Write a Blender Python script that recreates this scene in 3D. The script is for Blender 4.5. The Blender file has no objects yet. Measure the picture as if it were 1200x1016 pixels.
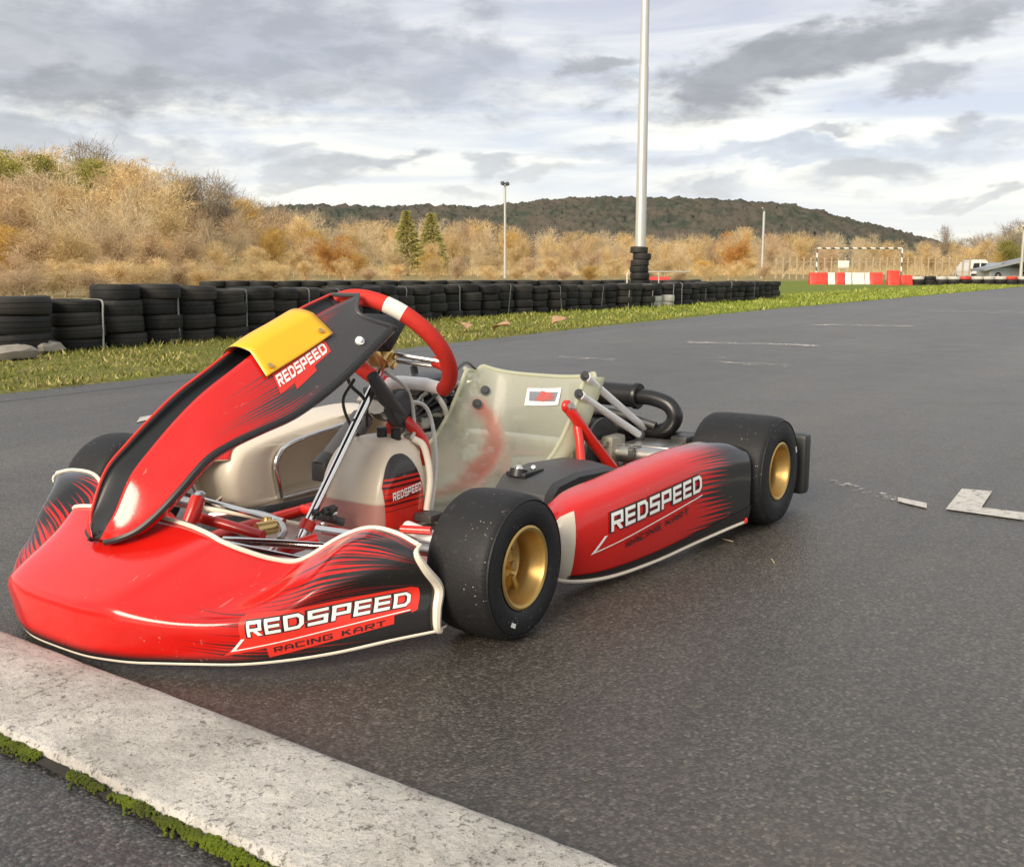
import bpy, bmesh, math, random
import numpy as np
from mathutils import Vector, Matrix
R = math.radians
rng = random.Random(7)
SC = bpy.context.scene
COL = SC.collection
# ------------------------------------------------------------------ helpers
def cr(P, t):
    """Catmull-Rom through a list of points, t in 0..1"""
    n = len(P) - 1
    x = min(max(t, 0.0), 1.0) * n
    i = min(int(x), n - 1); f = x - i
    p1, p2 = P[i], P[i + 1]
    p0 = P[i - 1] if i > 0 else tuple(2*a - b for a, b in zip(p1, p2))
    p3 = P[i + 2] if i + 2 <= n else tuple(2*b - a for a, b in zip(p1, p2))
    return tuple(0.5*((2*b) + (c - a)*f + (2*a - 5*b + 4*c - d)*f*f + (3*b - a - 3*c + d)*f*f*f)
                 for a, b, c, d in zip(p0, p1, p2, p3))
def net(N):
    return lambda u, v: Vector(cr([cr(row, v) for row in N], u))
class MB:
    def __init__(s): s.v = []; s.f = []; s.uv = []; s.mi = []
    def add(s, V, F, UV=None, mi=0):
        o = len(s.v); s.v += [tuple(p) for p in V]
        for k, f in enumerate(F):
            s.f.append(tuple(o + i for i in f)); s.mi.append(mi)
            s.uv.append([UV[i] for i in f] if UV else [(0, 0)]*len(f))
        return s
    def grid(s, S, nu, nv, u0=0, u1=1, v0=0, v1=1, mi=0, flip=False, uvf=None):
        V = []; UV = []; F = []
        for i in range(nu + 1):
            for j in range(nv + 1):
                u = u0 + (u1 - u0)*i/nu; v = v0 + (v1 - v0)*j/nv
                p = S(u, v); V.append(p); UV.append(uvf(u, v, p) if uvf else (u, v))
        for i in range(nu):
            for j in range(nv):
                a = i*(nv + 1) + j; q = (a, a + nv + 1, a + nv + 2, a + 1)
                F.append(q[::-1] if flip else q)
        return s.add(V, F, UV, mi)
    def rings(s, RS, mi=0, cap0=False, cap1=False, closed=True):
        n = len(RS[0]); V = [p for r in RS for p in r]; F = []
        for k in range(len(RS) - 1):
            for i in range(n if closed else n - 1):
                j = (i + 1) % n
                F.append((k*n + i, k*n + j, (k + 1)*n + j, (k + 1)*n + i))
        if cap0: F.append(tuple(range(n))[::-1])
        if cap1: F.append(tuple((len(RS) - 1)*n + i for i in range(n)))
        return s.add(V, F, None, mi)
    def tube(s, P, r, seg=10, smooth=0, mi=0, cap=True):
        P = [Vector(p) for p in P]
        if smooth:
            Q = [tuple(p) for p in P]; m = smooth*(len(P) - 1)
            rr = r if not hasattr(r, '__len__') else None
            P = [Vector(cr(Q, i/m)) for i in range(m + 1)]
            if rr is None: r = [cr([(a,) for a in r], i/m)[0] for i in range(m + 1)]
        n = len(P); rs = r if hasattr(r, '__len__') else [r]*n
        T = [(P[min(i + 1, n - 1)] - P[max(i - 1, 0)]).normalized() for i in range(n)]
        a = Vector((0, 0, 1)) if abs(T[0].z) < .9 else Vector((1, 0, 0))
        N = (a - T[0]*a.dot(T[0])).normalized(); RS = []
        for i in range(n):
            N = (N - T[i]*N.dot(T[i])).normalized(); B = T[i].cross(N)
            RS.append([P[i] + (N*math.cos(w) + B*math.sin(w))*rs[i] for w in (2*math.pi*k/seg for k in range(seg))])
        return s.rings(RS, mi, cap, cap)
    def lathe(s, prof, M=None, seg=32, mi=0, closed=False):
        """prof: (radius, height) pairs about local Z, placed by M"""
        M = M or Matrix()
        Pf = prof + ([prof[0]] if closed else [])
        RS = [[M @ Vector((r*math.cos(w), r*math.sin(w), h)) for w in (2*math.pi*k/seg for k in range(seg))] for r, h in Pf]
        return s.rings(RS, mi)
    def box(s, c, d, M=None, bev=0.0, mi=0):
        bm = bmesh.new(); bmesh.ops.create_cube(bm, size=1)
        for v in bm.verts: v.co = Vector((v.co.x*d[0], v.co.y*d[1], v.co.z*d[2]))
        if bev: bmesh.ops.bevel(bm, geom=bm.edges[:], offset=bev, segments=2, profile=.6, affect='EDGES')
        bm.verts.index_update()
        V = [Vector(c) + ((M @ v.co) if M else v.co) for v in bm.verts]
        s.add(V, [[v.index for v in f.verts] for f in bm.faces], None, mi); bm.free(); return s
    def cyl(s, a, b, r, seg=16, mi=0): return s.tube([a, b], r, seg, 0, mi)
    def ball(s, c, r, seg=10, mi=0, sc=(1, 1, 1)):
        n = seg//2; RS = []
        for i in range(1, n):
            t = math.pi*i/n
            RS.append([(c[0] + sc[0]*r*math.sin(t)*math.cos(w), c[1] + sc[1]*r*math.sin(t)*math.sin(w), c[2] + sc[2]*r*math.cos(t)) for w in (2*math.pi*k/seg for k in range(seg))])
        return s.rings(RS, mi, True, True)
    def build(s, name, mats, parent=None, smooth=True, sharp=40, solid=None):
        me = bpy.data.meshes.new(name); me.from_pydata(s.v, [], s.f)
        uvl = me.uv_layers.new(name='UVMap'); flat = [c for f in s.uv for q in f for c in q]
        uvl.data.foreach_set('uv', flat)
        if not isinstance(mats, (list, tuple)): mats = [mats]
        for m in mats: me.materials.append(m)
        me.polygons.foreach_set('material_index', s.mi)
        bm = bmesh.new(); bm.from_mesh(me)
        bmesh.ops.remove_doubles(bm, verts=bm.verts, dist=1e-6)
        bm.to_mesh(me); bm.free()
        if smooth:
            me.polygons.foreach_set('use_smooth', [True]*len(me.polygons))
            me.set_sharp_from_angle(angle=R(sharp))
        o = bpy.data.objects.new(name, me); COL.objects.link(o)
        if parent: o.parent = parent
        if solid:
            md = o.modifiers.new('shell', 'SOLIDIFY'); md.thickness = solid[0]; md.offset = solid[1]
            md.use_even_offset = True
            if len(solid) > 2: md.material_offset_rim = solid[2]
            if len(solid) > 3: md.material_offset = solid[3]
        return o
def fast_mesh(name, V, F4, mat, parent=None, col=None):
    """big quad/tri soup from numpy arrays"""
    me = bpy.data.meshes.new(name); n = len(V); m, k = F4.shape
    me.vertices.add(n); me.vertices.foreach_set('co', np.asarray(V, dtype=np.float32).ravel())
    me.loops.add(m*k); me.loops.foreach_set('vertex_index', np.asarray(F4, dtype=np.int32).ravel())
    me.polygons.add(m); me.polygons.foreach_set('loop_start', np.arange(0, m*k, k, dtype=np.int32))
    me.update(calc_edges=True); me.materials.append(mat)
    if col is not None:
        at = me.attributes.new('tone', 'FLOAT', 'FACE'); at.data.foreach_set('value', np.asarray(col, dtype=np.float32))
    o = bpy.data.objects.new(name, me); COL.objects.link(o)
    if parent: o.parent = parent
    return o
def tag(o, label=None, cat=None, group=None, kind=None):
    if label: o['label'] = label
    if cat: o['category'] = cat
    if group: o['group'] = group
    if kind: o['kind'] = kind
    return o
def empty(name, loc=(0, 0, 0), rz=0):
    o = bpy.data.objects.new(name, None); COL.objects.link(o); o.location = loc; o.rotation_euler = (0, 0, rz)
    o.empty_display_size = .2
    return o
def dup(o, loc=None, rot=None, scale=None, parent=None):
    c = o.copy(); COL.objects.link(c)
    if parent: c.parent = parent
    if loc is not None: c.location = loc
    if rot is not None: c.rotation_euler = rot
    if scale is not None: c.scale = scale
    for ch in list(o.children): dup(ch, parent=c)
    return c
ORD = ['first','second','third','fourth','fifth','sixth','seventh','eighth','ninth','tenth','eleventh','twelfth','thirteenth',
 'fourteenth','fifteenth','sixteenth','seventeenth','eighteenth','nineteenth','twentieth']
def ordinal(i):
    if i < 20: return ORD[i]
    t = ['twenty','thirty','forty','fifty'][(i + 1)//10 - 2]; k = (i + 1) % 10
    return (t + '-' + ORD[k - 1]) if k else t.replace('y', 'ieth')
# ------------------------------------------------------------------ materials
class NT:
    def __init__(s, name):
        s.m = bpy.data.materials.new(name); s.m.use_nodes = True
        s.t = s.m.node_tree; s.b = s.t.nodes['Principled BSDF']; s.out = s.t.nodes['Material Output']
    def n(s, typ, **kw):
        x = s.t.nodes.new(typ)
        for k, v in kw.items(): setattr(x, k, v)
        return x
    def link(s, a, b): s.t.links.new(a, b)
    def set(s, sock, v):
        if hasattr(v, 'is_linked') or isinstance(v, bpy.types.NodeSocket): s.t.links.new(v, sock)
        else: sock.default_value = v
    def math(s, op, a, b=None, c=None, clamp=False):
        x = s.n('ShaderNodeMath', operation=op); x.use_clamp = clamp
        s.set(x.inputs[0], a)
        if b is not None: s.set(x.inputs[1], b)
        if c is not None: s.set(x.inputs[2], c)
        return x.outputs[0]
    def mix(s, fac, a, b, blend='MIX'):
        x = s.n('ShaderNodeMix', data_type='RGBA', blend_type=blend)
        s.set(x.inputs['Factor'], fac)
        s.set(x.inputs[6], a if not isinstance(a, tuple) else (*a[:3], 1)); s.set(x.inputs[7], b if not isinstance(b, tuple) else (*b[:3], 1))
        return x.outputs[2]
    def ramp(s, fac, stops):
        x = s.n('ShaderNodeValToRGB'); e = x.color_ramp.elements
        while len(e) < len(stops): e.new(.5)
        for el, (p, c) in zip(e, stops):
            el.position = p; el.color = (c, c, c, 1) if not hasattr(c, '__len__') else (*c[:3], 1)
        s.set(x.inputs[0], fac); return x.outputs[0]
    def smooth(s, v, a, b):
        x = s.n('ShaderNodeMapRange', interpolation_type='SMOOTHSTEP'); x.clamp = True
        s.set(x.inputs[0], v); x.inputs[1].default_value = a; x.inputs[2].default_value = b
        return x.outputs[0]
    def obj(s): return s.n('ShaderNodeTexCoord').outputs['Object']
    def uv(s): return s.n('ShaderNodeTexCoord').outputs['UV']
    def sep(s, v):
        x = s.n('ShaderNodeSeparateXYZ'); s.link(v, x.inputs[0]); return x.outputs
    def noise(s, vec, scale, detail=4, rough=.55, out=0, dist=0):
        x = s.n('ShaderNodeTexNoise'); s.link(vec, x.inputs['Vector']); x.inputs['Scale'].default_value = scale
        x.inputs['Detail'].default_value = detail; x.inputs['Roughness'].default_value = rough; x.inputs['Distortion'].default_value = dist
        return x.outputs[out]
    def vor(s, vec, scale, out='Distance', feature='F1', rnd=1):
        x = s.n('ShaderNodeTexVoronoi', feature=feature); s.link(vec, x.inputs['Vector']); x.inputs['Scale'].default_value = scale
        x.inputs['Randomness'].default_value = rnd
        return x.outputs[out]
    def bump(s, h, strength=.3, dist=.01, normal=None):
        x = s.n('ShaderNodeBump'); s.link(h, x.inputs['Height']); x.inputs['Strength'].default_value = strength
        x.inputs['Distance'].default_value = dist
        if normal is not None: s.link(normal, x.inputs['Normal'])
        return x.outputs[0]
    def p(s, **kw):
        names = dict(color='Base Color', rough='Roughness', metal='Metallic', spec='Specular IOR Level', coat='Coat Weight',
                     coatr='Coat Roughness', normal='Normal', alpha='Alpha', trans='Transmission Weight', sss='Subsurface Weight', sheen='Sheen Weight')
        for k, v in kw.items():
            so = s.b.inputs[names[k]]
            if isinstance(v, tuple) and len(v) == 3: v = (*v, 1)
            s.set(so, v)
        return s
MATS = {}
def simple(name, color, rough=.5, metal=0, var=.12, scale=30, coat=0, bump=0, bscale=200, spec=.5):
    """one colour, broken up by noise in tone and gloss"""
    t = NT(name); o = t.obj()
    nz = t.noise(o, scale, 5, .6)
    k = t.math('MULTIPLY_ADD', nz, 2*var, 1 - var)
    c = t.mix(1.0, color, k, 'MULTIPLY')
    t.p(color=c, metal=metal, coat=coat, spec=spec, rough=t.math('MULTIPLY_ADD', nz, .25*rough + .04, rough*.85 - .02, clamp=True))
    if bump: t.p(normal=t.bump(t.noise(o, bscale, 3), bump, .002))
    MATS[name] = t.m; return t.m
def livery(name, red, black, N, base, amp, taper, slope=0, mirror=False, band=None, soft=.02, curve=0, seed=0):
    """red paint with ragged black strakes: UV.x runs along the strakes, UV.y across them"""
    t = NT(name); u = t.sep(t.uv()); al = u[0]; ac = u[1]
    if mirror: al = t.math('MULTIPLY', t.math('ABSOLUTE', t.math('SUBTRACT', u[0], .5)), t.math('MULTIPLY_ADD', t.math('LESS_THAN', u[0], .5), .55, 2))
    acw = t.math('ADD', ac, t.math('MULTIPLY', al, curve)) if curve else ac
    x = t.math('MULTIPLY', acw, N); idx = t.math('FLOOR', x); fr = t.math('FRACT', x)
    wn = t.n('ShaderNodeTexWhiteNoise', noise_dimensions='1D'); t.link(t.math('ADD', idx, seed + .37), wn.inputs['W'])
    tri = t.math('ABSOLUTE', t.math('MULTIPLY_ADD', fr, 2, -1))
    bnd = t.math('ADD', t.math('MULTIPLY_ADD', wn.outputs[0], amp, base), t.math('MULTIPLY', t.math('POWER', tri, .8), taper))
    bnd = t.math('ADD', bnd, t.math('MULTIPLY', ac, slope))
    m = t.smooth(t.math('SUBTRACT', al, bnd), 0, soft)
    # second, thinner set of red slivers inside the black
    x2 = t.math('MULTIPLY', acw, N*1.7); i2 = t.math('FLOOR', x2)
    w2 = t.n('ShaderNodeTexWhiteNoise', noise_dimensions='1D'); t.link(t.math('ADD', i2, seed + 9.1), w2.inputs['W'])
    tri2 = t.math('ABSOLUTE', t.math('MULTIPLY_ADD', t.math('FRACT', x2), 2, -1))
    b2 = t.math('ADD', t.math('MULTIPLY_ADD', w2.outputs[0], amp*1.6, base + taper*.55), t.math('MULTIPLY', ac, slope))
    sl = t.math('MULTIPLY', t.smooth(t.math('SUBTRACT', b2, al), 0, soft*3), t.smooth(tri2, .55, .35))
    m = t.math('SUBTRACT', m, t.math('MULTIPLY', sl, .5), clamp=True)
    if band: m = t.math('MAXIMUM', m, t.smooth(ac, band[1], band[0]))
    o = t.obj(); nz = t.noise(o, 9, 6, .65)
    dirt = t.smooth(t.noise(o, 34, 6, .7), .58, .8)
    redc = t.mix(nz, red, tuple(c*.86 for c in red))
    c = t.mix(m, redc, black)
    c = t.mix(t.math('MULTIPLY', dirt, .06), c, (.35, .30, .25))
    scr = t.smooth(t.noise(o, 120, 3, .7), .5, .8)
    mp = t.n('ShaderNodeMapping'); t.link(o, mp.inputs[0]); mp.inputs['Scale'].default_value = (9, 90, 60); mp.inputs['Rotation'].default_value = (.3, .5, .4)
    sc1 = t.math('MULTIPLY', t.smooth(t.noise(mp.outputs[0], 1.0, 3, .7), .66, .72), t.smooth(t.noise(o, 6, 3), .48, .62))
    c = t.mix(t.math('MULTIPLY', sc1, .35), c, (.45, .36, .32))
    smear = t.smooth(t.noise(o, 5, 5, .6, dist=1.0), .45, .7)
    t.p(color=c, rough=t.math('ADD', t.math('ADD', t.math('MULTIPLY_ADD', nz, .08, .12), t.math('MULTIPLY', scr, .10)), t.math('MULTIPLY', smear, .10)), coat=.25, coatr=.08, spec=.5,
        normal=t.bump(t.noise(o, 14, 2), .12, .004))
    MATS[name] = t.m; return t.m
RED = (.63, .011, .007); BLK = (.018, .017, .017); CREAM = (.70, .62, .50)
m_red = simple('red_frame_paint', (.60, .02, .012), .32, 0, .1, 20, .3)
m_cream = simple('cream_plastic', CREAM, .38, 0, .1, 9, .1)
m_trim = simple('cream_trim', (.78, .70, .58), .4)
m_black = simple('black_plastic', (.02, .021, .022), .42, 0, .2, 40)
m_char = simple('charcoal_plastic', (.055, .056, .06), .5, 0, .15, 20, bump=.05)
m_gold = simple('gold_rim_metal', (.55, .36, .12), .38, .75, .1, 18)
m_chrome = simple('chrome', (.80, .79, .77), .14, 1, .04, 20)
m_alu = simple('aluminium', (.60, .59, .57), .34, 1, .15, 40)
m_silver = simple('white_silver_tube', (.88, .87, .85), .3, .08, .05, 20)
m_brass = simple('brass', (.72, .50, .20), .3, .9, .15, 60)
m_dkmetal = simple('dark_cast_metal', (.10, .10, .10), .5, .6, .3, 60, bump=.2)
m_cast = simple('pale_cast_metal', (.45, .42, .35), .45, .6, .2, 60, bump=.2)
m_exh = simple('black_exhaust_pipe', (.012, .012, .013), .33, 0, .25, 15, bump=.05, bscale=90)
m_yellow = simple('yellow_plate', (.90, .46, .012), .42, 0, .04, 8, .15)
m_wred = simple('red_suede_grip', (.55, .022, .012), .75, 0, .18, 60, bump=.25, bscale=500)
m_wwhite = simple('white_suede_grip', (.75, .72, .66), .7, 0, .08, 60)
m_white = simple('white_lettering', (.85, .84, .81), .4, 0, .03, 20)
m_blackink = simple('black_lettering', (.02, .016, .016), .4)
m_redvinyl = simple('red_vinyl', (.72, .035, .02), .32, 0, .05, 20, .2)
m_hose = simple('grey_clear_hose', (.55, .54, .50), .25, 0, .1, 40)
m_panelblack = simple('satin_black_trough', (.012, .013, .014), .38, 0, .2, 12)
def tyre_mat(name, base=(.009, .009, .010), marks=0.5, worn=.6, vary=False):
    t = NT(name); o = t.obj()
    nz = t.noise(o, 22, 6, .65); fine = t.noise(o, 160, 4, .7)
    c = t.mix(nz, base, tuple(b*1.9 for b in base))
    if vary:
        rn = t.n('ShaderNodeObjectInfo').outputs['Random']; c = t.mix(t.math('MULTIPLY', t.math('POWER', rn, 2.2), .8), c, (.040, .037, .033))
        mud = t.smooth(t.noise(o, 5, 5, .7), .5, .75); c = t.mix(t.math('MULTIPLY', mud, .35), c, (.07, .06, .045))
    dust = t.smooth(t.noise(o, 60, 5, .7), .55, .8)
    c = t.mix(t.math('MULTIPLY', dust, .25*marks), c, (.16, .14, .12))
    fleck = t.smooth(t.vor(o, 150), .20, .10); pick = t.smooth(t.noise(o, 15, 3), .57, .64)
    c = t.mix(t.math('MULTIPLY', t.math('MULTIPLY', fleck, pick), marks), c, (.38, .36, .33))
    t.p(color=c, rough=t.math('MULTIPLY_ADD', nz, .25, worn - .1), spec=.35, normal=t.bump(fine, .35, .003)); MATS[name] = t.m; return t.m
m_tyre = tyre_mat('slick_tyre_rubber', marks=1.0, worn=.55)
m_wall = tyre_mat('weathered_tyre_rubber', (.0075, .0075, .008), .4, .62, True)
m_wallw = tyre_mat('white_painted_tyre', (.36, .35, .32), .4, .6)
m_wallr = simple('red_painted_tyre', (.55, .05, .035), .5, 0, .2, 12)
# ------------------------------------------------------------------ the go-kart (x forward, y to its left, wheels on z = 0)
kart = empty('go_kart')
tag(kart, 'red and black racing go-kart with a yellow number plate parked on dark asphalt', 'go-kart')
def part(mb, name, mats, parent=kart, **kw): return mb.build(name, mats, parent, **kw)
# ---- lettering drawn with mitred strokes
def strokes(ch, t):
    c = t/2
    W = .92
    L = {
     'R': (W, [[(c, 0), (c, 1-c), (W-c, 1-c), (W-c, .44), (t, .44)]], [[(W*.42, .44-c), (W*.42+t*1.25, .44-c), (W, 0), (W-t*1.3, 0)]]),
     'E': (W*.92, [[(W*.92, 1-c), (c, 1-c), (c, c), (W*.92, c)], [(t, .5), (W*.88, .5)]], []),
     'D': (W, [[(c, c), (c, 1-c), (W-c-.16, 1-c), (W-c, 1-c-.18), (W-c, c+.18), (W-c-.16, c), (c, c)]], []),
     'S': (W, [[(W, 1-c), (c, 1-c), (c, .5), (W-c, .5), (W-c, c), (0, c)]], []),
     'P': (W, [[(c, 0), (c, 1-c), (W-c, 1-c), (W-c, .40), (t, .40)]], []),
     'A': (W, [[(c, 0), (c, .62), (.32, 1-c), (W-.32, 1-c), (W-c, .62), (W-c, 0)], [(t, .36), (W-t, .36)]], []),
     'C': (W, [[(W, 1-c), (c, 1-c), (c, c), (W, c)]], []),
     'I': (t, [[(c, 0), (c, 1)]], []),
     'N': (W, [[(c, 0), (c, 1)], [(W-c, 0), (W-c, 1)]], [[(t, 1), (t, .68), (W-t, 0), (W-t, .32)]]),
     'G': (W, [[(W, 1-c), (c, 1-c), (c, c), (W-c, c), (W-c, .5), (W*.5, .5)]], []),
     'K': (W, [[(c, 0), (c, 1)]], [[(t, .36), (W-t*.3, 1), (W-t*1.6, 1), (t, .6)], [(t+.14, .50), (W-t*1.35, 0), (W, 0), (t+.32, .68)]]),
     'T': (W, [[(0, 1-c), (W, 1-c)], [(W/2, 0), (W/2, 1-t)]], []),
     ' ': (.5, [], [])}
    return L[ch]
def mitred(P, w, ext):
    P = [Vector(p) for p in P]; n = len(P); closed = (P[0]-P[-1]).length < 1e-6
    A = []; B = []
    for i in range(n):
        if closed and i in (0, n-1): d0 = (P[-1]-P[-2]).normalized(); d1 = (P[1]-P[0]).normalized()
        else:
            d0 = (P[i]-P[i-1]).normalized() if i else (P[1]-P[0]).normalized()
            d1 = (P[i+1]-P[i]).normalized() if i < n-1 else d0
        m = Vector((-(d0+d1).y, (d0+d1).x)).normalized(); nn = Vector((-d1.y, d1.x))
        k = (w/2)/max(m.dot(nn), .35); q = P[i].copy()
        if not closed and ext:
            if i == 0: q -= d1*ext
            if i == n-1: q += d0*ext
        A.append(q+m*k); B.append(q-m*k)
    return [(A[i], B[i], B[i+1], A[i+1]) for i in range(n-1)]
def lettering(text, t=.2, gap=.2, grow=0.0):
    """quads in text space, height 1, starting at x = 0; returns (quads, width)"""
    x = 0; Q = []
    for ch in text:
        w, PL, QD = strokes(ch, t)
        for pl in PL: Q += [[(p.x+x, p.y) for p in q] for q in mitred(pl, t+2*grow, grow)]
        for qd in QD:
            cx = sum(p[0] for p in qd)/4; cy = sum(p[1] for p in qd)/4
            Q.append([(p[0]+x+(grow if p[0] > cx else -grow), p[1]+(grow if p[1] > cy else -grow)) for p in qd])
        x += w+gap
    return Q, x-gap
def on_surface(quads, M, sub=3):
    """lay flat quads on a surface point function M(x, y)"""
    mb = MB()
    for q in quads:
        a, b, c, d = [Vector(p).to_2d() if len(p) > 2 else Vector(p) for p in q]
        L = max((a-d).length, (b-c).length); S_ = max((a-b).length, (d-c).length)
        n = max(1, min(14, int(L*sub+.99))); m = max(1, min(14, int(S_*sub+.99)))
        mb.grid(lambda u, v: M(*((a.lerp(d, u)).lerp(b.lerp(c, u), v))), n, m)
    return mb
def surf_at(S, e=.004):
    def N(u, v):
        p = S(u, v); du = S(min(u+e, 1), v)-S(max(u-e, 0), v); dv = S(u, min(v+e, 1))-S(u, max(v-e, 0))
        return p, du.cross(dv).normalized()
    return N
# ---- nose fairing
m_nose = livery('nose_livery', RED, BLK, 40, .22, .30, .26, slope=.26, mirror=True, band=(.19, .27), soft=.05, curve=.35)
NOSE = []   # bottom y, rim y, bottom edge, top of the upright face, crease, scoop, rim
for k_, (yb, yr, xb, zb, zf, xc, zc, xs, zs, xr, zr) in enumerate((
 (0.000, 0.000, 1.562, .020, .106, 1.550, .127, 1.462, .167, 1.365, .205), (0.080, 0.110, 1.559, .020, .106, 1.547, .127, 1.460, .166, 1.370, .204),
 (0.140, 0.185, 1.546, .021, .105, 1.533, .126, 1.452, .164, 1.380, .200), (0.178, 0.220, 1.531, .021, .096, 1.515, .115, 1.440, .154, 1.382, .193),
 (0.215, 0.250, 1.512, .022, .074, 1.494, .086, 1.424, .124, 1.358, .176), (0.265, 0.280, 1.484, .023, .076, 1.468, .085, 1.394, .113, 1.322, .158),
 (0.330, 0.310, 1.446, .025, .089, 1.436, .099, 1.356, .122, 1.288, .154), (0.385, 0.350, 1.396, .028, .100, 1.392, .115, 1.318, .156, 1.235, .188),
 (0.435, 0.400, 1.332, .032, .114, 1.348, .142, 1.290, .192, 1.214, .208), (0.485, 0.460, 1.256, .040, .118, 1.278, .158, 1.260, .199, 1.214, .208),
 (0.530, 0.508, 1.196, .047, .118, 1.218, .156, 1.232, .184, 1.212, .194))):
    o_ = -.008 if k_ > 7 else .012
    NOSE.append((yb, yr, (xb-.032, zb-.004), (xb, zb), (xb+.004+o_*.5, (zb+zf)/2), (xb+o_, zf), (xc, zc), (xs, zs), (xr, zr)))
def nrow(yb, yr, pr, s):
    return [(x, s*(yb+(yr-yb)*k), z) for (x, z), k in zip(pr, (0, 0, .08, .18, .30, .65, 1))]
NEAR = [list(c) for c in NOSE]
for k_, zf, zc, zs in ((3, .101, .119, .157), (4, .096, .110, .140), (5, .092, .102, .124), (6, .093, .103, .126)):
    c = NEAR[k_]; c[4] = (c[4][0], (c[3][1]+zf)/2); c[5] = (c[5][0], zf); c[6] = (c[6][0]-.002, zc); c[7] = (c[7][0], zs)
rows = [nrow(yb*(.905+.05*max(0, min(1, (yb-.33)/.2))), yr*(.965+.12*max(0, (yr-.3)/.2)), pr, -1) for yb, yr, *pr in NOSE[:0:-1]]+[nrow(yb, yr, pr, 1) for yb, yr, *pr in NEAR]
Snose = net(rows)
mb = MB().grid(Snose, 96, 40, uvf=lambda u, v, p: (p.y/1.08+.5, v))
nose = part(mb, 'nose_fairing', [m_nose, m_trim], solid=(.0045, -1, 1))
mb = MB().tube([Snose(i/80, 1)+Vector((-.001, 0, .0)) for i in range(81)], .0045, 8)
part(mb, 'rim_trim', m_trim, nose)
for e in (0, 1):
    part(MB().tube([Snose(e, .12+.88*j/24)+Vector((-.004, (.001 if e else -.001), 0)) for j in range(25)], [.0035+.0055*math.sin(math.pi*min(1, .15+j/26)) for j in range(25)], 8), 'end_trim', m_trim, nose)
mb = MB().tube([Snose(i/80, .17)+Vector((-.005, 0, -.002)) for i in range(81)], .0038, 8)
part(mb, 'lower_lip', m_trim, nose)
# inverse map: world (y, z) on the front face of the nose -> (u, v)
def nose_uv(y, z, v0=.17, v1=.75):
    lo, hi = 0.5, 1.0
    for _ in range(24):
        m = (lo+hi)/2
        if Snose(m, .4).y < y: lo = m
        else: hi = m
    u = lo; lo, hi = v0, v1
    for _ in range(24):
        m = (lo+hi)/2
        if Snose(u, m).z < z: lo = m
        else: hi = m
    return u, lo
def nose_decal(x, y, off):
    # decal space: x along the face (m of lateral run), y up
    yy = .318+x*.158; zz = .040+x*.022+y*.060+.004
    u, v = nose_uv(yy, zz); p, n = surf_at(Snose)(u, v)
    if n.x < 0: n = -n
    return p+n*off
# ---- logo: red plate, white letters with black edge, rule with an arrow, second line
def logo(parent, M, plate=True, scale=1.0, two=True, edge=True):
    q, w = lettering('REDSPEED', .2, .17); s = 1.0/w; lx = .19
    tr = lambda Q, x0, y0, sx, sy: [[(x0+p[0]*sx, y0+p[1]*sy) for p in qq] for qq in Q]
    h = .40
    if plate:
        P = [[(-.03, -.06), (.13, .28), (.30, .16), (.30, .02)], [(.13, .28), (.13, .93), (.30, .93), (.30, .16)],
             [(.30, .02), (.30, .93), (.70, .93), (.70, .10)], [(.70, .10), (.70, .93), (1.17, .93), (1.17, .25)], [(1.17, .20), (1.17, .93), (1.21, .86), (1.21, .25)]]
        if two: P.append([(.30, -.26), (.30, .02), (1.06, .24), (1.06, -.02)])
        part(on_surface(P, lambda x, y: M(x, y, .0012), 14), 'logo_plate', m_redvinyl, parent, smooth=False)
    if edge:
        qo, _ = lettering('REDSPEED', .2, .17, .07)
        part(on_surface(tr(qo, lx-.005, .40, .96*s, h*1.02), lambda x, y: M(x, y, .0020), 10), 'letter_edge', m_blackink, parent, smooth=False)
    part(on_surface(tr(q, lx, .40, .96*s, h), lambda x, y: M(x, y, .0028), 10), 'logo_letters', m_white, parent, smooth=False)
    if two:
        rule = mitred([(1.16, .285), (.055, .06), (.15, .36)], .028, 0)
        part(on_surface([[tuple(p) for p in qq] for qq in rule], lambda x, y: M(x, y, .0022), 14), 'logo_rule', m_white, parent, smooth=False)
        q2, w2 = lettering('RACING KART', .17, .22)
        Q2 = [[(.345+p[0]*.66/w2, -.135+(p[0]*.66/w2)*.19+p[1]*.145) for p in qq] for qq in q2]
        part(on_surface(Q2, lambda x, y: M(x, y, .0022), 10), 'logo_small_letters', m_blackink, parent, smooth=False)
logo(nose, nose_decal)
# ---- front panel: channel with two flanks
ridge = [(1.4672,0.0040,0.1813), (1.4614,0.0180,0.2065), (1.4501,0.0260,0.2311), (1.4187,0.0300,0.2896), (1.3745,0.0300,0.3315), (1.3176,0.0300,0.3782), (1.2615,0.0310,0.4179), (1.1931,0.0320,0.4552), (1.1077,0.0330,0.4987), (1.0298,0.0350,0.5286), (0.9356,0.0380,0.5652), (0.8472,0.0400,0.5918)]
flank = [(1.4644,0.0120,0.1789), (1.4544,0.0400,0.1871), (1.4338,0.0650,0.2015), (1.4052,0.0850,0.2288), (1.3683,0.1000,0.2665), (1.3189,0.1100,0.3115), (1.2667,0.1150,0.3339), (1.2023,0.1200,0.3511), (1.1165,0.1200,0.3716), (1.0236,0.1200,0.4107), (0.9260,0.1200,0.4651), (0.8237,0.1150,0.5254)]
rows = []
for r_, f_ in zip(ridge, flank):
    r_ = Vector(r_); f_ = Vector(f_); m = r_.lerp(f_, .5)+Vector((.001, .003, .003)); e = f_+Vector((-.016, -.004, -.006))
    if len(rows) == 11: m = Vector((0.8829,0.0750,0.5536))
    rows.append([e, f_, m, r_])
def mir(p): return Vector((p[0], -p[1], p[2]))
Nr = [[tuple(q) for q in r] for r in rows]
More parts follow.
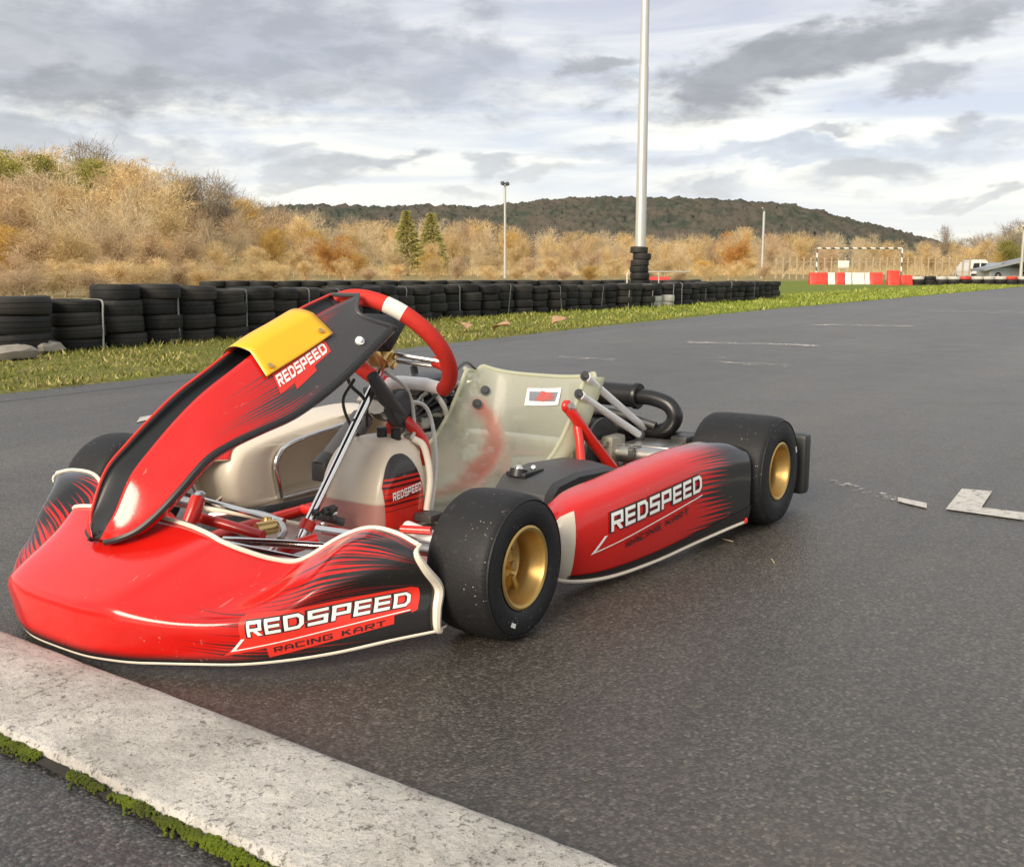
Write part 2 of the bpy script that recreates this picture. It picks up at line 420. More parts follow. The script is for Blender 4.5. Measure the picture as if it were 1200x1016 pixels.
def wid(p): return .013*max(0, min(1, (p[0]-1.22)/.18))
def farf(p): return Vector((p[0]-.10*max(0, p[1]-.035), -((p[1] if p[1] < .035 else .035+(p[1]-.035)*.72)+wid(p)), p[2]))
def mirw(p): return Vector((p[0], -(p[1]+wid(p)), p[2]))
Sflank = net(Nr)
m_panel = livery('panel_livery', RED, (.052, .050, .052), 40, .30, .16, .22, slope=.30, soft=.05, seed=4)
mb = MB().grid(lambda u, v: Sflank(u, v), 70, 18, uvf=lambda u, v, p: (u, v))
mb.grid(lambda u, v: farf(Sflank(u, v)), 70, 18, uvf=lambda u, v, p: (u, v), flip=True)
panel = part(mb, 'front_panel', [m_panel, m_black], solid=(.004, 0, 1))
# trough between the ridges
tr_rows = []
for i, r_ in enumerate(ridge):
    a = Vector(r_); t = (Vector(ridge[min(i+1, 11)])-Vector(ridge[max(i-1, 0)])).normalized(); nrm = Vector((t.z, 0, -t.x))
    if nrm.x > 0: nrm = -nrm
    d = [0, .004, .012, .02, .03, .038, .042, .044, .044, .040, .034, .026][i]
    c = Vector((a.x, 0, a.z))+nrm*d
    tr_rows.append([tuple(a), tuple(Vector((a.x, a.y*.82, a.z))+nrm*d*.55), tuple(c), tuple(mirw(Vector((a.x, a.y*.82, a.z))+nrm*d*.55)), tuple(mirw(a))])
Str = net(tr_rows)
part(MB().grid(Str, 60, 14), 'panel_trough', m_panelblack, panel, solid=(.003, 0))
# black edge bead and red ridge beads
for sgn in (1, -1):
    E = [(p if sgn > 0 else farf(p)) for p in (Sflank(i/60, .33) for i in range(61))]
    part(MB().tube(E, .0065, 8), 'edge_bead', m_black, panel)
T = [Sflank(1, v) for v in [i/16 for i in range(17)]]
part(MB().tube(T+[farf(p) for p in T[::-1]], .005, 8), 'top_bead', m_char, panel)
part(MB().tube([mirw(Vector(cr(ridge, i/50)))+Vector((0, -.001, .001)) for i in range(4, 51)], .0028, 6), 'panel_edge_line', m_redvinyl, panel)
# yellow plate arching over the trough
def plate(u, v):
    w = 2*v-1; uu = .69+.18*u+.012*max(0, abs(w)-.36); s = 1 if w >= 0 else -1
    if abs(w) > .36:
        k = (abs(w)-.36)/.64; p = Sflank(uu, 1-.29*k)+Vector((.004, .004, .008))
    else:
        p0 = Sflank(uu, 1)+Vector((.004, .004, .008)); k = abs(w)/.36
        p = Vector((p0.x+.006*(1-k*k), p0.y*k, p0.z+.009*(1-k*k)))
    return Vector((p.x, p.y*s, p.z))
ypl = part(MB().grid(plate, 14, 40), 'number_plate', [m_yellow, m_black], panel, solid=(.003, 1, 1))
mb = MB()
for u, v in ((.1, .93), (.9, .90), (.1, .07), (.9, .1)):
    p = plate(u, v); n = surf_at(plate)(u, v)[1]; n = n if n.z > 0 else -n
    part(MB().cyl(p+n*.002, p+n*.0055, .0055, 12), 'plate_screw', m_brass, panel)
p, n = surf_at(Sflank)(.925, .50); n = n if n.y > 0 else -n
part(MB().cyl(p-n*.004, p+n*.007, .0095, 16).ball(p+n*.007, .007, 10), 'panel_bolt', m_silver, panel)
def panel_decal(x, y, off):
    uu = .715+x*.135; vv = .585+y*.12+x*.02
    p, n = surf_at(Sflank)(uu, vv); n = n if n.y > 0 else -n
    return p+n*(off+.002)
pd = MB()
P = [[(-.02, -.3), (-.02, 1.25), (1.05, 1.25), (1.05, .0)], [(.28, -.62), (.28, -.22), (.72, -.10), (.72, -.42)]]
part(on_surface(P, lambda x, y: panel_decal(x, y, .001), 10), 'panel_decal', m_redvinyl, panel, smooth=False)
q, w = lettering('REDSPEED', .22, .18)
part(on_surface([[(.01+p_[0]/w, .12+p_[1]*.85) for p_ in qq] for qq in q], lambda x, y: panel_decal(x, y, .002), 8), 'panel_letters', m_white, panel, smooth=False)
# support bracket behind the panel
part(MB().tube([(0.7992,0.0300,0.4139), (0.7557,0.0300,0.3597), (0.6928,0.0200,0.3125)], [.014, .019, .015], 10), 'panel_bracket', m_char)
part(MB().box((0.6984,0.0200,0.3292), (.07, .03, .05), Matrix.Rotation(.6, 3, 'Y'), .006), 'panel_clamp', m_char)
# ---- side pods
m_pod = livery('pod_livery', RED, BLK, 40, .50, .14, .22, slope=.02, soft=.05, band=None, curve=.12, seed=2)
POD = [  # front to rear: bottom tuck, bottom edge, mid face, shoulder, top, inner top
 [(.835, .455, .080), (.850, .490, .060), (.872, .520, .105), (.858, .522, .148), (.826, .505, .166), (.790, .478, .168)],
 [(.800, .500, .050), (.815, .548, .040), (.838, .574, .110), (.824, .570, .176), (.786, .545, .198), (.745, .500, .200)],
 [(.700, .525, .026), (.710, .582, .026), (.722, .606, .110), (.714, .600, .186), (.682, .574, .211), (.645, .522, .216)],
 [(.540, .545, .022), (.550, .606, .024), (.556, .628, .110), (.550, .624, .198), (.522, .596, .228), (.495, .538, .232)],
 [(.370, .570, .028), (.376, .628, .032), (.380, .648, .115), (.376, .643, .206), (.358, .615, .238), (.340, .552, .240)],
 [(.240, .595, .036), (.244, .650, .040), (.246, .664, .118), (.246, .660, .204), (.236, .632, .238), (.226, .566, .239)],
 [(.165, .610, .040), (.166, .664, .044), (.167, .674, .118), (.167, .670, .196), (.165, .645, .222), (.160, .585, .226)]]
Spod = net(POD)
def pod_uv(u, v, p): return ((.86-p.x)/.70, v)
pod = part(MB().grid(Spod, 64, 36, uvf=pod_uv), 'side_pod', [m_pod, m_cream], solid=(.005, -1, 1))
# cream nose cap and lower lip of the pod, black lower band
Sp = surf_at(Spod)
def podpt(u, v, off):
    p, n = Sp(u, v); n = n if (n.y > 0 or n.z > .8) else -n
    return p+n*off
part(MB().grid(lambda u, v: podpt(u*(.17+.015*math.sin(v*3.1)), .17+.46*v, .0012), 10, 24), 'pod_cap', m_cream, pod)
part(MB().tube([podpt(i/50, .195, .001) for i in range(51)], .005, 8), 'pod_lip', m_trim, pod)
part(MB().grid(lambda u, v: podpt(.17+.83*u, .215+v*(.035+.06*u), .0012), 40, 4), 'pod_band', m_blackink, pod)
def pod_decal(x, y, off):
    # x along the pod (m), y up
    xx = .802-x*.350; zz = .086+x*.030+y*.092
    lo, hi = 0, 1
    for _ in range(22):
        m = (lo+hi)/2
        if Spod(m, .45).x > xx: lo = m
        else: hi = m
    u = lo; lo, hi = .2, .8
    for _ in range(22):
        m = (lo+hi)/2
        if Spod(u, m).z < zz: lo = m
        else: hi = m
    return podpt(u, lo, off)
logo(pod, pod_decal, plate=False)
p = podpt(.975, .22, .004)
part(MB().ball(p, .008, 10, 0, (1, .4, 1)), 'pod_badge', m_redvinyl, pod)
# far pod: outer shell mirrored, cream inner wall with a recess
pod2 = part(MB().grid(lambda u, v: mir(Spod(u, v)), 40, 24, uvf=pod_uv, flip=True), 'side_pod', [m_pod, m_cream], solid=(.005, -1, 1, 1))
SIL = [(.800, .060), (.806, .110), (.797, .150), (.770, .185), (.70, .205), (.60, .220), (.48, .235), (.36, .246), (.24, .246), (.18, .225), (.17, .12), (.18, .045), (.26, .03), (.40, .024), (.55, .022), (.70, .026), (.775, .035)]
OPN = [(.640, .050), (.655, .120), (.640, .165), (.610, .180), (.56, .188), (.51, .196), (.44, .206), (.35, .215), (.26, .215), (.22, .20), (.21, .12), (.22, .065), (.28, .055), (.40, .047), (.50, .045), (.58, .045), (.620, .046)]
def ring(P, y, m=72):
    Q = P+[P[0]]
    return [Vector((c[0], y, c[1])) for c in (cr(Q, i/m) for i in range(m))]
def lerpr(A, B, k): return [a.lerp(b, k) for a, b in zip(A, B)]
so, op = ring(SIL, 0), ring(OPN, 0)
def at(rg, y): return [Vector((p.x, y, p.z)) for p in rg]
RS = [at(so, -.60), at(so, -.50), at(lerpr(so, op, .06), -.468), at(lerpr(so, op, .2), -.458), at(lerpr(so, op, .86), -.456), at(lerpr(so, op, .97), -.462), at(op, -.48), at(op, -.555)]
RS.append([Vector((.43+(p.x-.43)*.5, -.56, .13+(p.z-.13)*.5)) for p in op])
part(MB().rings(RS, 0, False, True), 'pod_inner_wall', m_cream, pod2, sharp=60)
mb = MB().grid(lambda u, v: Vector((so[int(8+u*16)].x-.002*v, -.50-.05*v, so[int(8+u*16)].z+.003)), 16, 2)
part(MB().tube([(.648, -.45, .045), (.66, -.45, .125), (.650, -.45, .160), (.615, -.45, .184), (.50, -.45, .202), (.30, -.45, .222)], .0085, 10, 5), 'pod_rail', m_chrome, pod2)
part(MB().tube([(.645, -.45, .042), (.50, -.45, .044), (.30, -.45, .048)], .008, 10), 'pod_rail', m_alu, pod2)
part(MB().box((.60, -.55, .115), (.022, .008, .13), None, .002), 'pod_slot', m_black, pod2)
part(MB().box((.60, -.545, .085), (.020, .008, .03), None, .002), 'pod_slot_mark', m_red, pod2)
# ---- floor tray and frame
part(MB().box((.86, 0, .036), (.58, .46, .004), None, .001), 'floor_tray', m_alu)
mb = MB()
for s in (1, -1):
    mb.tube([(1.16, .10*s, .05), (1.10, .22*s, .048), (.95, .28*s, .045), (.60, .30*s, .045), (.20, .30*s, .05), (-.10, .26*s, .07), (-.16, .15*s, .08)], .015, 10, 5)
    mb.tube([(1.16, .10*s, .05), (1.10, .24*s, .06), (1.05, .40*s, .09)], .015, 10, 4)
mb.tube([(1.16, -.11, .05), (1.16, .11, .05)], .015, 10); mb.tube([(.72, -.29, .05), (.72, .29, .05)], .013, 10)
mb.tube([(.05, -.29, .05), (.05, .29, .05)], .015, 10); mb.tube([(-.16, -.16, .08), (-.16, .16, .08)], .015, 10)
part(mb, 'frame', m_red)
# front bumper bars seen behind the nose
mb = MB()
mb.tube([(1.24, -.30, .13), (1.26, 0, .135), (1.24, .30, .13)], .011, 10, 6)
mb.tube([(1.10, -.25, .06), (1.25, -.24, .10), (1.30, -.22, .13)], .010, 10, 4); mb.tube([(1.10, .25, .06), (1.25, .24, .10), (1.30, .22, .13)], .010, 10, 4)
part(mb, 'front_bumper_bar', m_chrome)
# ---- pedals
mb = MB().tube([(1.1701,-0.1455,0.1300), (1.1576,-0.1432,0.1550), (1.1429,-0.1495,0.1750)], .016, 12)
mb.tube([(1.1310,-0.1794,0.1300), (1.1008,-0.1240,0.1150), (1.0817,-0.0245,0.1000)], .012, 10)
ped = part(mb, 'brake_pedal', m_red)
part(MB().ball((1.1342,-0.1547,0.1800), .013, 10, 0, (1, 1, .7)), 'pedal_cap', m_alu, ped)
part(MB().tube([(1.0760,0.0241,0.0700), (1.0744,0.0611,0.0900), (1.0360,0.0882,0.1000)], .014, 10), 'throttle_pedal', m_red)
part(MB().tube([(0.9413,0.0116,0.0900), (0.9410,0.0750,0.0900)], .012, 10), 'pedal_stop', m_red)
# ---- brake line master cylinder, rods
part(MB().cyl((1.0567,-0.0742,0.1000), (1.0140,-0.0636,0.1000), .016, 14).ball((1.0051,-0.0948,0.1050), .014, 10), 'master_cylinder', m_brass)
part(MB().tube([(1.0027,-0.2931,0.0900), (0.9587,-0.2157,0.1000), (0.9945,-0.0847,0.1100), (1.0274,-0.0197,0.1000), (1.0548,-0.0033,0.0900)], .0075, 8, 6), 'brake_hose', m_alu)
part(MB().tube([(1.0318,-0.3954,0.1100), (0.9810,-0.2477,0.1000), (0.9118,0.0127,0.0800)], .006, 8), 'brake_rod', m_cream)
part(MB().tube([(1.1744,-0.0345,0.1100), (1.1255,0.0805,0.1100), (1.0805,0.1997,0.1100)], .0085, 10), 'tie_rod', m_chrome)
part(MB().tube([(1.1559,0.0381,0.0700), (1.0727,0.0005,0.0800)], .006, 8), 'tie_rod', m_chrome)
# ---- steering column, hub, wheel
c0 = Vector((1.0060,0.0000,0.0722)); c1 = Vector((0.7321,0.0000,0.4222))
part(MB().cyl(c0, c1, .0105, 16), 'steering_column', m_chrome)
ax = (c1-c0).normalized()
part(MB().cyl(c0+ax*.030, c0+ax*.052, .017, 14), 'column_collar', m_redvinyl)
mb = MB()
for i in range(9):
    q = Vector((0.9530,0.0350,0.1223))+Vector((rng.uniform(-.02, .02), rng.uniform(-.02, .02), rng.uniform(-.018, .018)))
    mb.box(q, (rng.uniform(.008, .02),)*3, Matrix.Rotation(rng.random()*3, 3, 'X'), .002)
mb.cyl(Vector((0.9683,0.0200,0.1271)), Vector((0.9124,0.0400,0.1033)), .009, 10)
part(mb, 'spindle_bolts', m_dkmetal)
part(MB().ball((0.9374,0.0400,0.1274), .008, 10).ball((0.9638,0.0300,0.1088), .007, 10), 'bolt_head', m_chrome)
hc = Vector((.708, 0, .468))
sn = Vector((-math.cos(R(41.8)), 0, math.sin(R(41.8)))); su = Vector((0, 1, 0)); sv = sn.cross(su); sv = sv if sv.z > 0 else -sv
def wp(a, r, h=0): return hc+su*(r*math.cos(a))+sv*(r*math.sin(a))+sn*h
def arc(a0, a1, n, r=.158): return [wp(R(a0+(a1-a0)*i/n), r) for i in range(n+1)]
wheel = part(MB().tube(arc(61, 236, 46), .0185, 14), 'steering_wheel', m_wred)
part(MB().tube(arc(-56, 45, 36), .0185, 14), 'wheel_grip', m_wred, wheel)
part(MB().tube(arc(45, 61, 6), .0188, 14), 'wheel_band', m_wwhite, wheel)
A = wp(R(-56), .158); B = wp(R(236), .158); m1 = wp(R(-72), .125); m2 = wp(R(252), .125)
part(MB().tube([A, m1.lerp(A, .25), m1, m2, m2.lerp(B, .25), B], .0155, 12, 4), 'wheel_lower_bar', m_silver, wheel)
mb = MB()
for a in (-18, 198):
    d = (wp(R(a), 1)-hc).normalized(); o = sn.cross(d)
    for k in (-.012, .012):
        mb.tube([hc+d*.03+o*k-sn*.02, hc+d*.08+o*k*.9-sn*.012, hc+d*.150+o*k*.8], .0052, 8, 3)
part(mb, 'wheel_spoke', m_alu, wheel)
for a in (-18, 198): part(MB().tube([wp(R(a), .118), wp(R(a), .152)], [.012, .017], 10), 'spoke_grip', m_wred, wheel)
mb = MB().cyl(hc-sn*.045, hc-sn*.012, .024, 16).cyl(hc-sn*.03+su*.02, hc-sn*.03-su*.03, .014, 12)
for k in range(6):
    q = hc-sn*.02+su*(.034*math.cos(k))+sv*(.034*math.sin(k)); mb.cyl(q-sn*.012, q+sn*.006, .006, 8)
mb.box(hc-sn*.05+sv*.02, (.05, .04, .018), Matrix.Rotation(R(-48), 3, 'Y'), .004)
part(mb, 'steering_hub', m_brass, wheel)
Mx = Matrix.Rotation(R(-48), 3, 'Y')
dash = part(MB().box(hc+sv*.062-sn*.012, (.035, .13, .085), Matrix.Rotation(R(-42), 3, 'Y'), .008), 'dash_display', m_black, wheel)
mb = MB()
for k in (-.03, .028): mb.lathe([(.0, .002), (.010, .003), (.016, .0), (.020, -.004)], Matrix.Translation(hc+sv*.075-sn*.030+su*k) @ sn.to_track_quat('Z', 'Y').to_matrix().to_4x4() @ Matrix.Rotation(math.pi, 4, 'X'), 16)
part(mb, 'dash_knob', m_alu, wheel)
# ---- fuel tank
m_tank_t = NT('tank_plastic'); o_ = m_tank_t.obj(); zz = m_tank_t.sep(o_)[2]
fl = m_tank_t.smooth(zz, .140, .132); nz_ = m_tank_t.noise(o_, 18, 5)
ctk = m_tank_t.mix(fl, (.72, .63, .50), (.50, .23, .20)); ctk = m_tank_t.mix(m_tank_t.math('MULTIPLY', nz_, .2), ctk, (.45, .36, .28))
m_tank_t.p(color=ctk, rough=.33, sss=.15, coat=.15); m_tank = m_tank_t.m
def srect(cx, hx, hy, z, n=48, e=.38, sh=0):
    r = []
    for k in range(n):
        w = 2*math.pi*k/n; c, s = math.cos(w), math.sin(w)
        r.append(Vector((cx+math.copysign(abs(c)**e, c)*hx, math.copysign(abs(s)**e, s)*hy+sh, z)))
    return r
lv = [(.775, .078, .086, .060), (.775, .088, .098, .068), (.775, .090, .102, .085), (.772, .088, .103, .13), (.768, .082, .101, .175), (.762, .073, .095, .21), (.755, .062, .083, .24), (.750, .048, .064, .258), (.748, .030, .04, .268), (.746, .010, .014, .272)]
LV = [cr(lv, i/27) for i in range(28)]
tank = part(MB().rings([srect(a, b, c, d) for a, b, c, d in LV], 0, True, True), 'fuel_tank', m_tank, sharp=70)
m_tdec = livery('tank_livery', (.72, .03, .018), (.02, .012, .012), 13, .30, .25, .35, slope=0, soft=.06, seed=12)
def tdec(x, y, off=.0):
    # near face of the tank: x front->rear, y up
    X = .845-.135*x; Z = .075+.165*y
    top = .075+.165*(1-abs(2*x-.95)**2.6*.55); Z = min(Z, max(top, .08))
    yy = 0.1045
    for (a, b, c, d), (a2, b2, c2, d2) in zip(LV, LV[1:]):
        if d <= Z <= d2:
            k = (Z-d)/(d2-d+1e-9); A_, B_, C_ = a+(a2-a)*k, b+(b2-b)*k, c+(c2-c)*k
            q = min(abs((X-A_)/B_), .995); yy = C_*(1-q**(2/.38))**(.19)
    return Vector((X, yy+.0015+off, Z))
part(MB().grid(lambda u, v: tdec(.03+.94*u, v), 24, 24, uvf=lambda u, v, p: (.22+v*.80, v)), 'tank_decal', m_tdec, tank)
q, w = lettering('REDSPEED', .22, .18)
part(on_surface([[(.18+p_[0]/w*.72, .40+p_[0]/w*.06+p_[1]*.11) for p_ in qq] for qq in q], lambda x, y: tdec(x, y, .0015), 10), 'tank_letters', m_white, tank, smooth=False)
mb = MB().cyl((.76, .02, .262), (.76, .02, .292), .012, 12).cyl((.74, .045, .258), (.74, .045, .288), .012, 12)
part(mb, 'tank_cap', m_black, tank)
part(MB().tube([(0.7099,0.0700,0.2631), (0.6947,0.0900,0.2430), (0.6964,0.1080,0.1733), (0.7150,0.1120,0.1010)], .008, 10, 6), 'tank_strap', m_trim, tank)
# red steering support uprights behind the tank
mb = MB().tube([(0.6821,0.0000,0.3097), (0.6746,0.0300,0.2890), (0.6498,0.0500,0.2449), (0.6504,0.0600,0.1907)], .014, 10, 5).tube([(0.6717,-0.0200,0.3027), (0.6594,-0.0600,0.2313), (0.6350,-0.0900,0.1395)], .014, 10, 4)
part(mb, 'column_support', m_red)
part(MB().box((0.6758,0.0050,0.3053), (.05, .05, .03), Matrix.Rotation(.7, 3, 'Y'), .006), 'support_bush', m_black)
mb = MB()
mb.tube([(0.7318,0.0100,0.4149), (0.6788,0.0300,0.3679), (0.6681,0.0400,0.2830), (0.6927,0.0500,0.2569)], .0045, 8, 6)
part(mb, 'fuel_hose', m_hose)
part(MB().tube([(0.5995,-0.0500,0.3297), (0.5459,-0.0300,0.3127), (0.5504,0.0000,0.2539), (0.6157,0.0600,0.1748), (0.6853,0.1000,0.0894)], .0050, 8, 6), 'fuel_hose', m_hose)
mb = MB()
mb.tube([(0.9326,0.0800,0.4548), (0.8596,0.0200,0.3997), (0.7912,0.0000,0.3535), (0.7662,-0.0200,0.2901)], .004, 8, 5).tube([(0.8877,0.0600,0.4139), (0.8616,0.0000,0.3609), (0.7957,-0.0400,0.2921), (0.7356,-0.0500,0.2430)], .0035, 8, 5)
part(mb, 'cable', m_black)
part(MB().tube([(0.3470,-0.1000,0.3684), (0.2255,-0.1500,0.3911), (0.1158,-0.2000,0.3631), (0.0198,-0.2500,0.3192)], .004, 8, 5), 'cable', m_black)
# silver stubs between tank and front wheel
part(MB().tube([(0.8557,0.1764,0.1000), (0.8960,0.2892,0.1000), (0.9188,0.3472,0.1000)], .015, 12), 'front_stub_axle', m_silver)
part(MB().box((.93, .30, .075), (.16, .13, .012), None, .003), 'axle_bracket', m_alu)
part(MB().cyl((0.9331,0.2251,0.1200), (0.9087,0.2842,0.1200), .009, 10), 'spacer', m_red)
part(MB().box((0.7278,0.1300,0.0920), (.05, .05, .018), None, .004).box((0.7344,0.1400,0.0689), (.05, .04, .01), None, .003), 'seat_mount', m_dkmetal)
# ---- seat
m_seat_t = NT('fibreglass'); t = m_seat_t; o_ = t.obj()
n1 = t.noise(o_, 6, 6, .6, dist=.6); n2 = t.noise(o_, 55, 4, .7)
cs = t.mix(n1, (.84, .84, .62), (.76, .78, .68)); cs = t.mix(t.smooth(n2, .58, .85), cs, (.55, .53, .42))
streak = t.smooth(t.noise(o_, 7, 6, .7, dist=.5), .47, .68); low = t.smooth(t.sep(o_)[2], .36, .06); cs = t.mix(t.math('MULTIPLY', t.math('MULTIPLY', streak, low), .5), cs, (.42, .37, .26))
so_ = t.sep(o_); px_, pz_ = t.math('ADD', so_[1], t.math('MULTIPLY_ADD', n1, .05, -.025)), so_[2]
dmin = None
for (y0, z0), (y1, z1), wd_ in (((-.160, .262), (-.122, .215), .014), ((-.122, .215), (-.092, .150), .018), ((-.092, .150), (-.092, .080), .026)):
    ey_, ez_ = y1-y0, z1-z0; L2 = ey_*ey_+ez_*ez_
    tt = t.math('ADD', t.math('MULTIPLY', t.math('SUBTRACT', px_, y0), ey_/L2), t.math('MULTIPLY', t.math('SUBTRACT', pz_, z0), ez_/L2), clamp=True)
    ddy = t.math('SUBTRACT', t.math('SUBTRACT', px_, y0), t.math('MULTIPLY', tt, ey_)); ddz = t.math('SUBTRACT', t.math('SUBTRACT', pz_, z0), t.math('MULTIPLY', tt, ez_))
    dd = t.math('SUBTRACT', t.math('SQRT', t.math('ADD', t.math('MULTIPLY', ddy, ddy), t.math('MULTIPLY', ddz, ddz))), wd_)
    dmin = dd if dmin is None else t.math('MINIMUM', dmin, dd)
cs = t.mix(t.math('MULTIPLY', t.smooth(dmin, .018, -.014), .62), cs, (.80, .18, .12))  # red stay glimpsed through the translucent shell, painted into the base colour
t.p(color=cs, rough=t.math('MULTIPLY_ADD', n1, .2, .2), coat=.3, spec=.45, normal=t.bump(n2, .12, .003))
tl = t.n('ShaderNodeBsdfTranslucent'); t.link(cs, tl.inputs[0]); mx = t.n('ShaderNodeMixShader'); mx.inputs[0].default_value = .38
t.link(t.b.outputs[0], mx.inputs[1]); t.link(tl.outputs[0], mx.inputs[2])
tp = t.n('ShaderNodeBsdfTransparent'); tp.inputs[0].default_value = (.92, .93, .84, 1); mx2 = t.n('ShaderNodeMixShader'); mx2.inputs[0].default_value = .38
t.link(mx.outputs[0], mx2.inputs[1]); t.link(tp.outputs[0], mx2.inputs[2]); t.link(mx2.outputs[0], t.out.inputs[0]); m_seat = t.m
CEN = [(.075, .352), (.095, .290), (.125, .215), (.165, .145), (.225, .085), (.32, .052), (.43, .046), (.54, .056), (.62, .070)]
EDG = [(.118, .384), (.165, .366), (.205, .312), (.250, .252), (.315, .190), (.395, .148), (.48, .128), (.57, .118), (.635, .105)]
def Sseat(u, v):
    c = cr(CEN, u); e = cr(EDG, u); a = (v-.5)*2; k = abs(a)
    w = k**2.6; yy = math.copysign((.205 if a > 0 else .188)*(1-(1-k)**1.55), a)*(1-.10*max(0, u-.6)/.4)
    lift = -.030*max(0, (k-.80)/.20)**2*max(0, 1-u*7)
    return Vector((c[0]+(e[0]-c[0])*w, yy, c[1]+(e[1]-c[1])*w+lift))
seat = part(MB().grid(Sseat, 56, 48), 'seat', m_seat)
fl_ = MB()
def flange(sg):
    def f(u, v):
        uu = .02+.70*u; p = Sseat(uu, 1 if sg > 0 else 0); q = Sseat(uu, .97 if sg > 0 else .03)
        wdt = (.080 if sg > 0 else .02)*min(1, (1-u)*2.6+.05)*(.15+.85*min(1, u/.14)**.7)
        return Vector((p.x-.95*wdt*v, p.y+sg*.016*math.sin(v*1.7)*min(1, u*9+.2), p.z-.10*wdt*v*v))
    return f
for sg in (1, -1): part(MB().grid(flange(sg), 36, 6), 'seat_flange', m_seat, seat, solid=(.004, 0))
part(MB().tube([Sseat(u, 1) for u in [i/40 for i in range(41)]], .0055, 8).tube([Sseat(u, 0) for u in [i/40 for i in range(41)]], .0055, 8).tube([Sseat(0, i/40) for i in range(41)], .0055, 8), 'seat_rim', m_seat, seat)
def bolt(P, n, r=.014):
    n = Vector(n).normalized(); P = Vector(P)
    return MB().cyl(P, P+n*.004, r, 16).cyl(P+n*.004, P+n*.010, r*.62, 6)
for u, v in ((.155, .165), (.235, .135)):
    p, n = surf_at(Sseat)(u, v); n = n if n.x > 0 else -n
    part(bolt(p+n*.004, n), 'seat_bolt', m_dkmetal, seat)
# sticker: pale patch with a dark oval and red blotches
def stk(x, y, off):
    p, n = surf_at(Sseat)(.168-.088*y-.012*x, .448+.198*x); n = n if n.x > 0 else -n
    return p+n*(.004+off)
sti = part(on_surface([[(0, 0), (1, 0), (1, 1), (0, 1)]], lambda x, y: stk(x, y, .001), 8), 'seat_sticker', m_white, seat, smooth=False)
el = lambda cx, cy, rx, ry: [[(cx, cy), (cx+rx*math.cos(a), cy+ry*math.sin(a)), (cx+rx*math.cos(a+.35), cy+ry*math.sin(a+.35)), (cx+rx*math.cos(a+.7), cy+ry*math.sin(a+.7))] for a in [k*.7 for k in range(9)]]
part(on_surface([[(.12, .25), (.88, .2), (.92, .75), (.08, .8)]], lambda x, y: stk(x, y, .0016), 8), 'sticker_oval', simple('grey_blue_print', (.22, .24, .28), .4, 0, .4, 180), sti, smooth=False)
part(on_surface([[(.30, .30), (.55, .2), (.80, .62), (.42, .85)], [(.62, .25), (.78, .3), (.84, .5), (.72, .45)]], lambda x, y: stk(x, y, .0022), 8), 'sticker_blaze', simple('faded_red_print', (.55, .12, .11), .4, 0, .3, 120), sti, smooth=False)
# seat stays: red V on the near side, twin silver struts, red stay behind the shell on the far side
r0 = Vector((0.2754,0.2150,0.3018))
part(MB().tube([r0, r0+Vector((-.01, .012, -.02)), (0.2042,0.2400,0.2148), (0.0984,0.2700,0.1005)], .0145, 12), 'seat_stay', m_red)
part(MB().tube([(0.2405,0.2250,0.2564), (0.2517,0.2400,0.2146), (0.2874,0.2700,0.1408)], .0115, 12), 'seat_stay', m_red)
part(MB().ball(r0, .018, 12, 0, (1, .7, 1)), 'stay_boss', m_red); part(bolt(r0+Vector((0, .012, 0)), (.3, 1, .1), .011), 'stay_bolt', m_alu)
for a, b in (((0.1787,0.2150,0.3682), (-0.2089,0.2000,0.1734)), ((0.2082,0.2150,0.3237), (-0.1219,0.2200,0.1740))):
    a = Vector(a); b = Vector(b)
    part(MB().cyl(a, b, .0105, 12).cyl(a+(b-a)*.0, a+(b-a)*.04, .0125, 10), 'seat_strut', m_silver)
    part(bolt(a+Vector((.002, -.003, .002)), (.5, .8, .3), .014), 'strut_bolt', m_dkmetal)
    part(MB().ball(b, .016, 10), 'strut_end', m_dkmetal)
part(MB().tube([(0.1192,-0.1950,0.2737), (0.0614,-0.1850,0.2071), (0.0196,-0.1650,0.1050), (0.0499,-0.1500,-0.0190)], [.014, .020, .025, .028], 10, 4), 'seat_stay', m_red); part(MB().tube([(0.0285,-0.1650,0.0933), (0.1348,-0.1600,0.0337), (0.2304,-0.1500,-0.0107)], .020, 10, 4), 'seat_stay', m_red)
# ---- black box beside the seat
B0 = [(0.5604,0.2600,0.1560), (0.5286,0.2600,0.1833), (0.4016,0.2600,0.1818), (0.2195,0.2600,0.1648)]
prof = [(.640, .130), (.636, .158), (.605, .182), (.50, .192), (.34, .182), (.285, .165), (.280, .06), (.62, .06)]
RSb = []
for y, k in ((.245, .96), (.25, 1), (.33, 1), (.375, .94), (.385, .86)):
    RSb.append([Vector((.42+(x-.42)*k, y, .06+(z-.06)*(k if y > .3 else 1))) for x, z in prof])
box = part(MB().rings(RSb, 0, True, True), 'battery_box', m_char, sharp=25)
part(MB().box((.575, .29, .188), (.08, .055, .012), None, .005).cyl((.605, .29, .182), (.60, .29, .199), .02, 14), 'box_socket', m_black, box)
part(MB().ball((.603, .29, .198), .012, 10), 'box_switch', m_chrome, box); part(MB().ball((.555, .30, .196), .007, 8), 'box_switch', m_chrome, box)
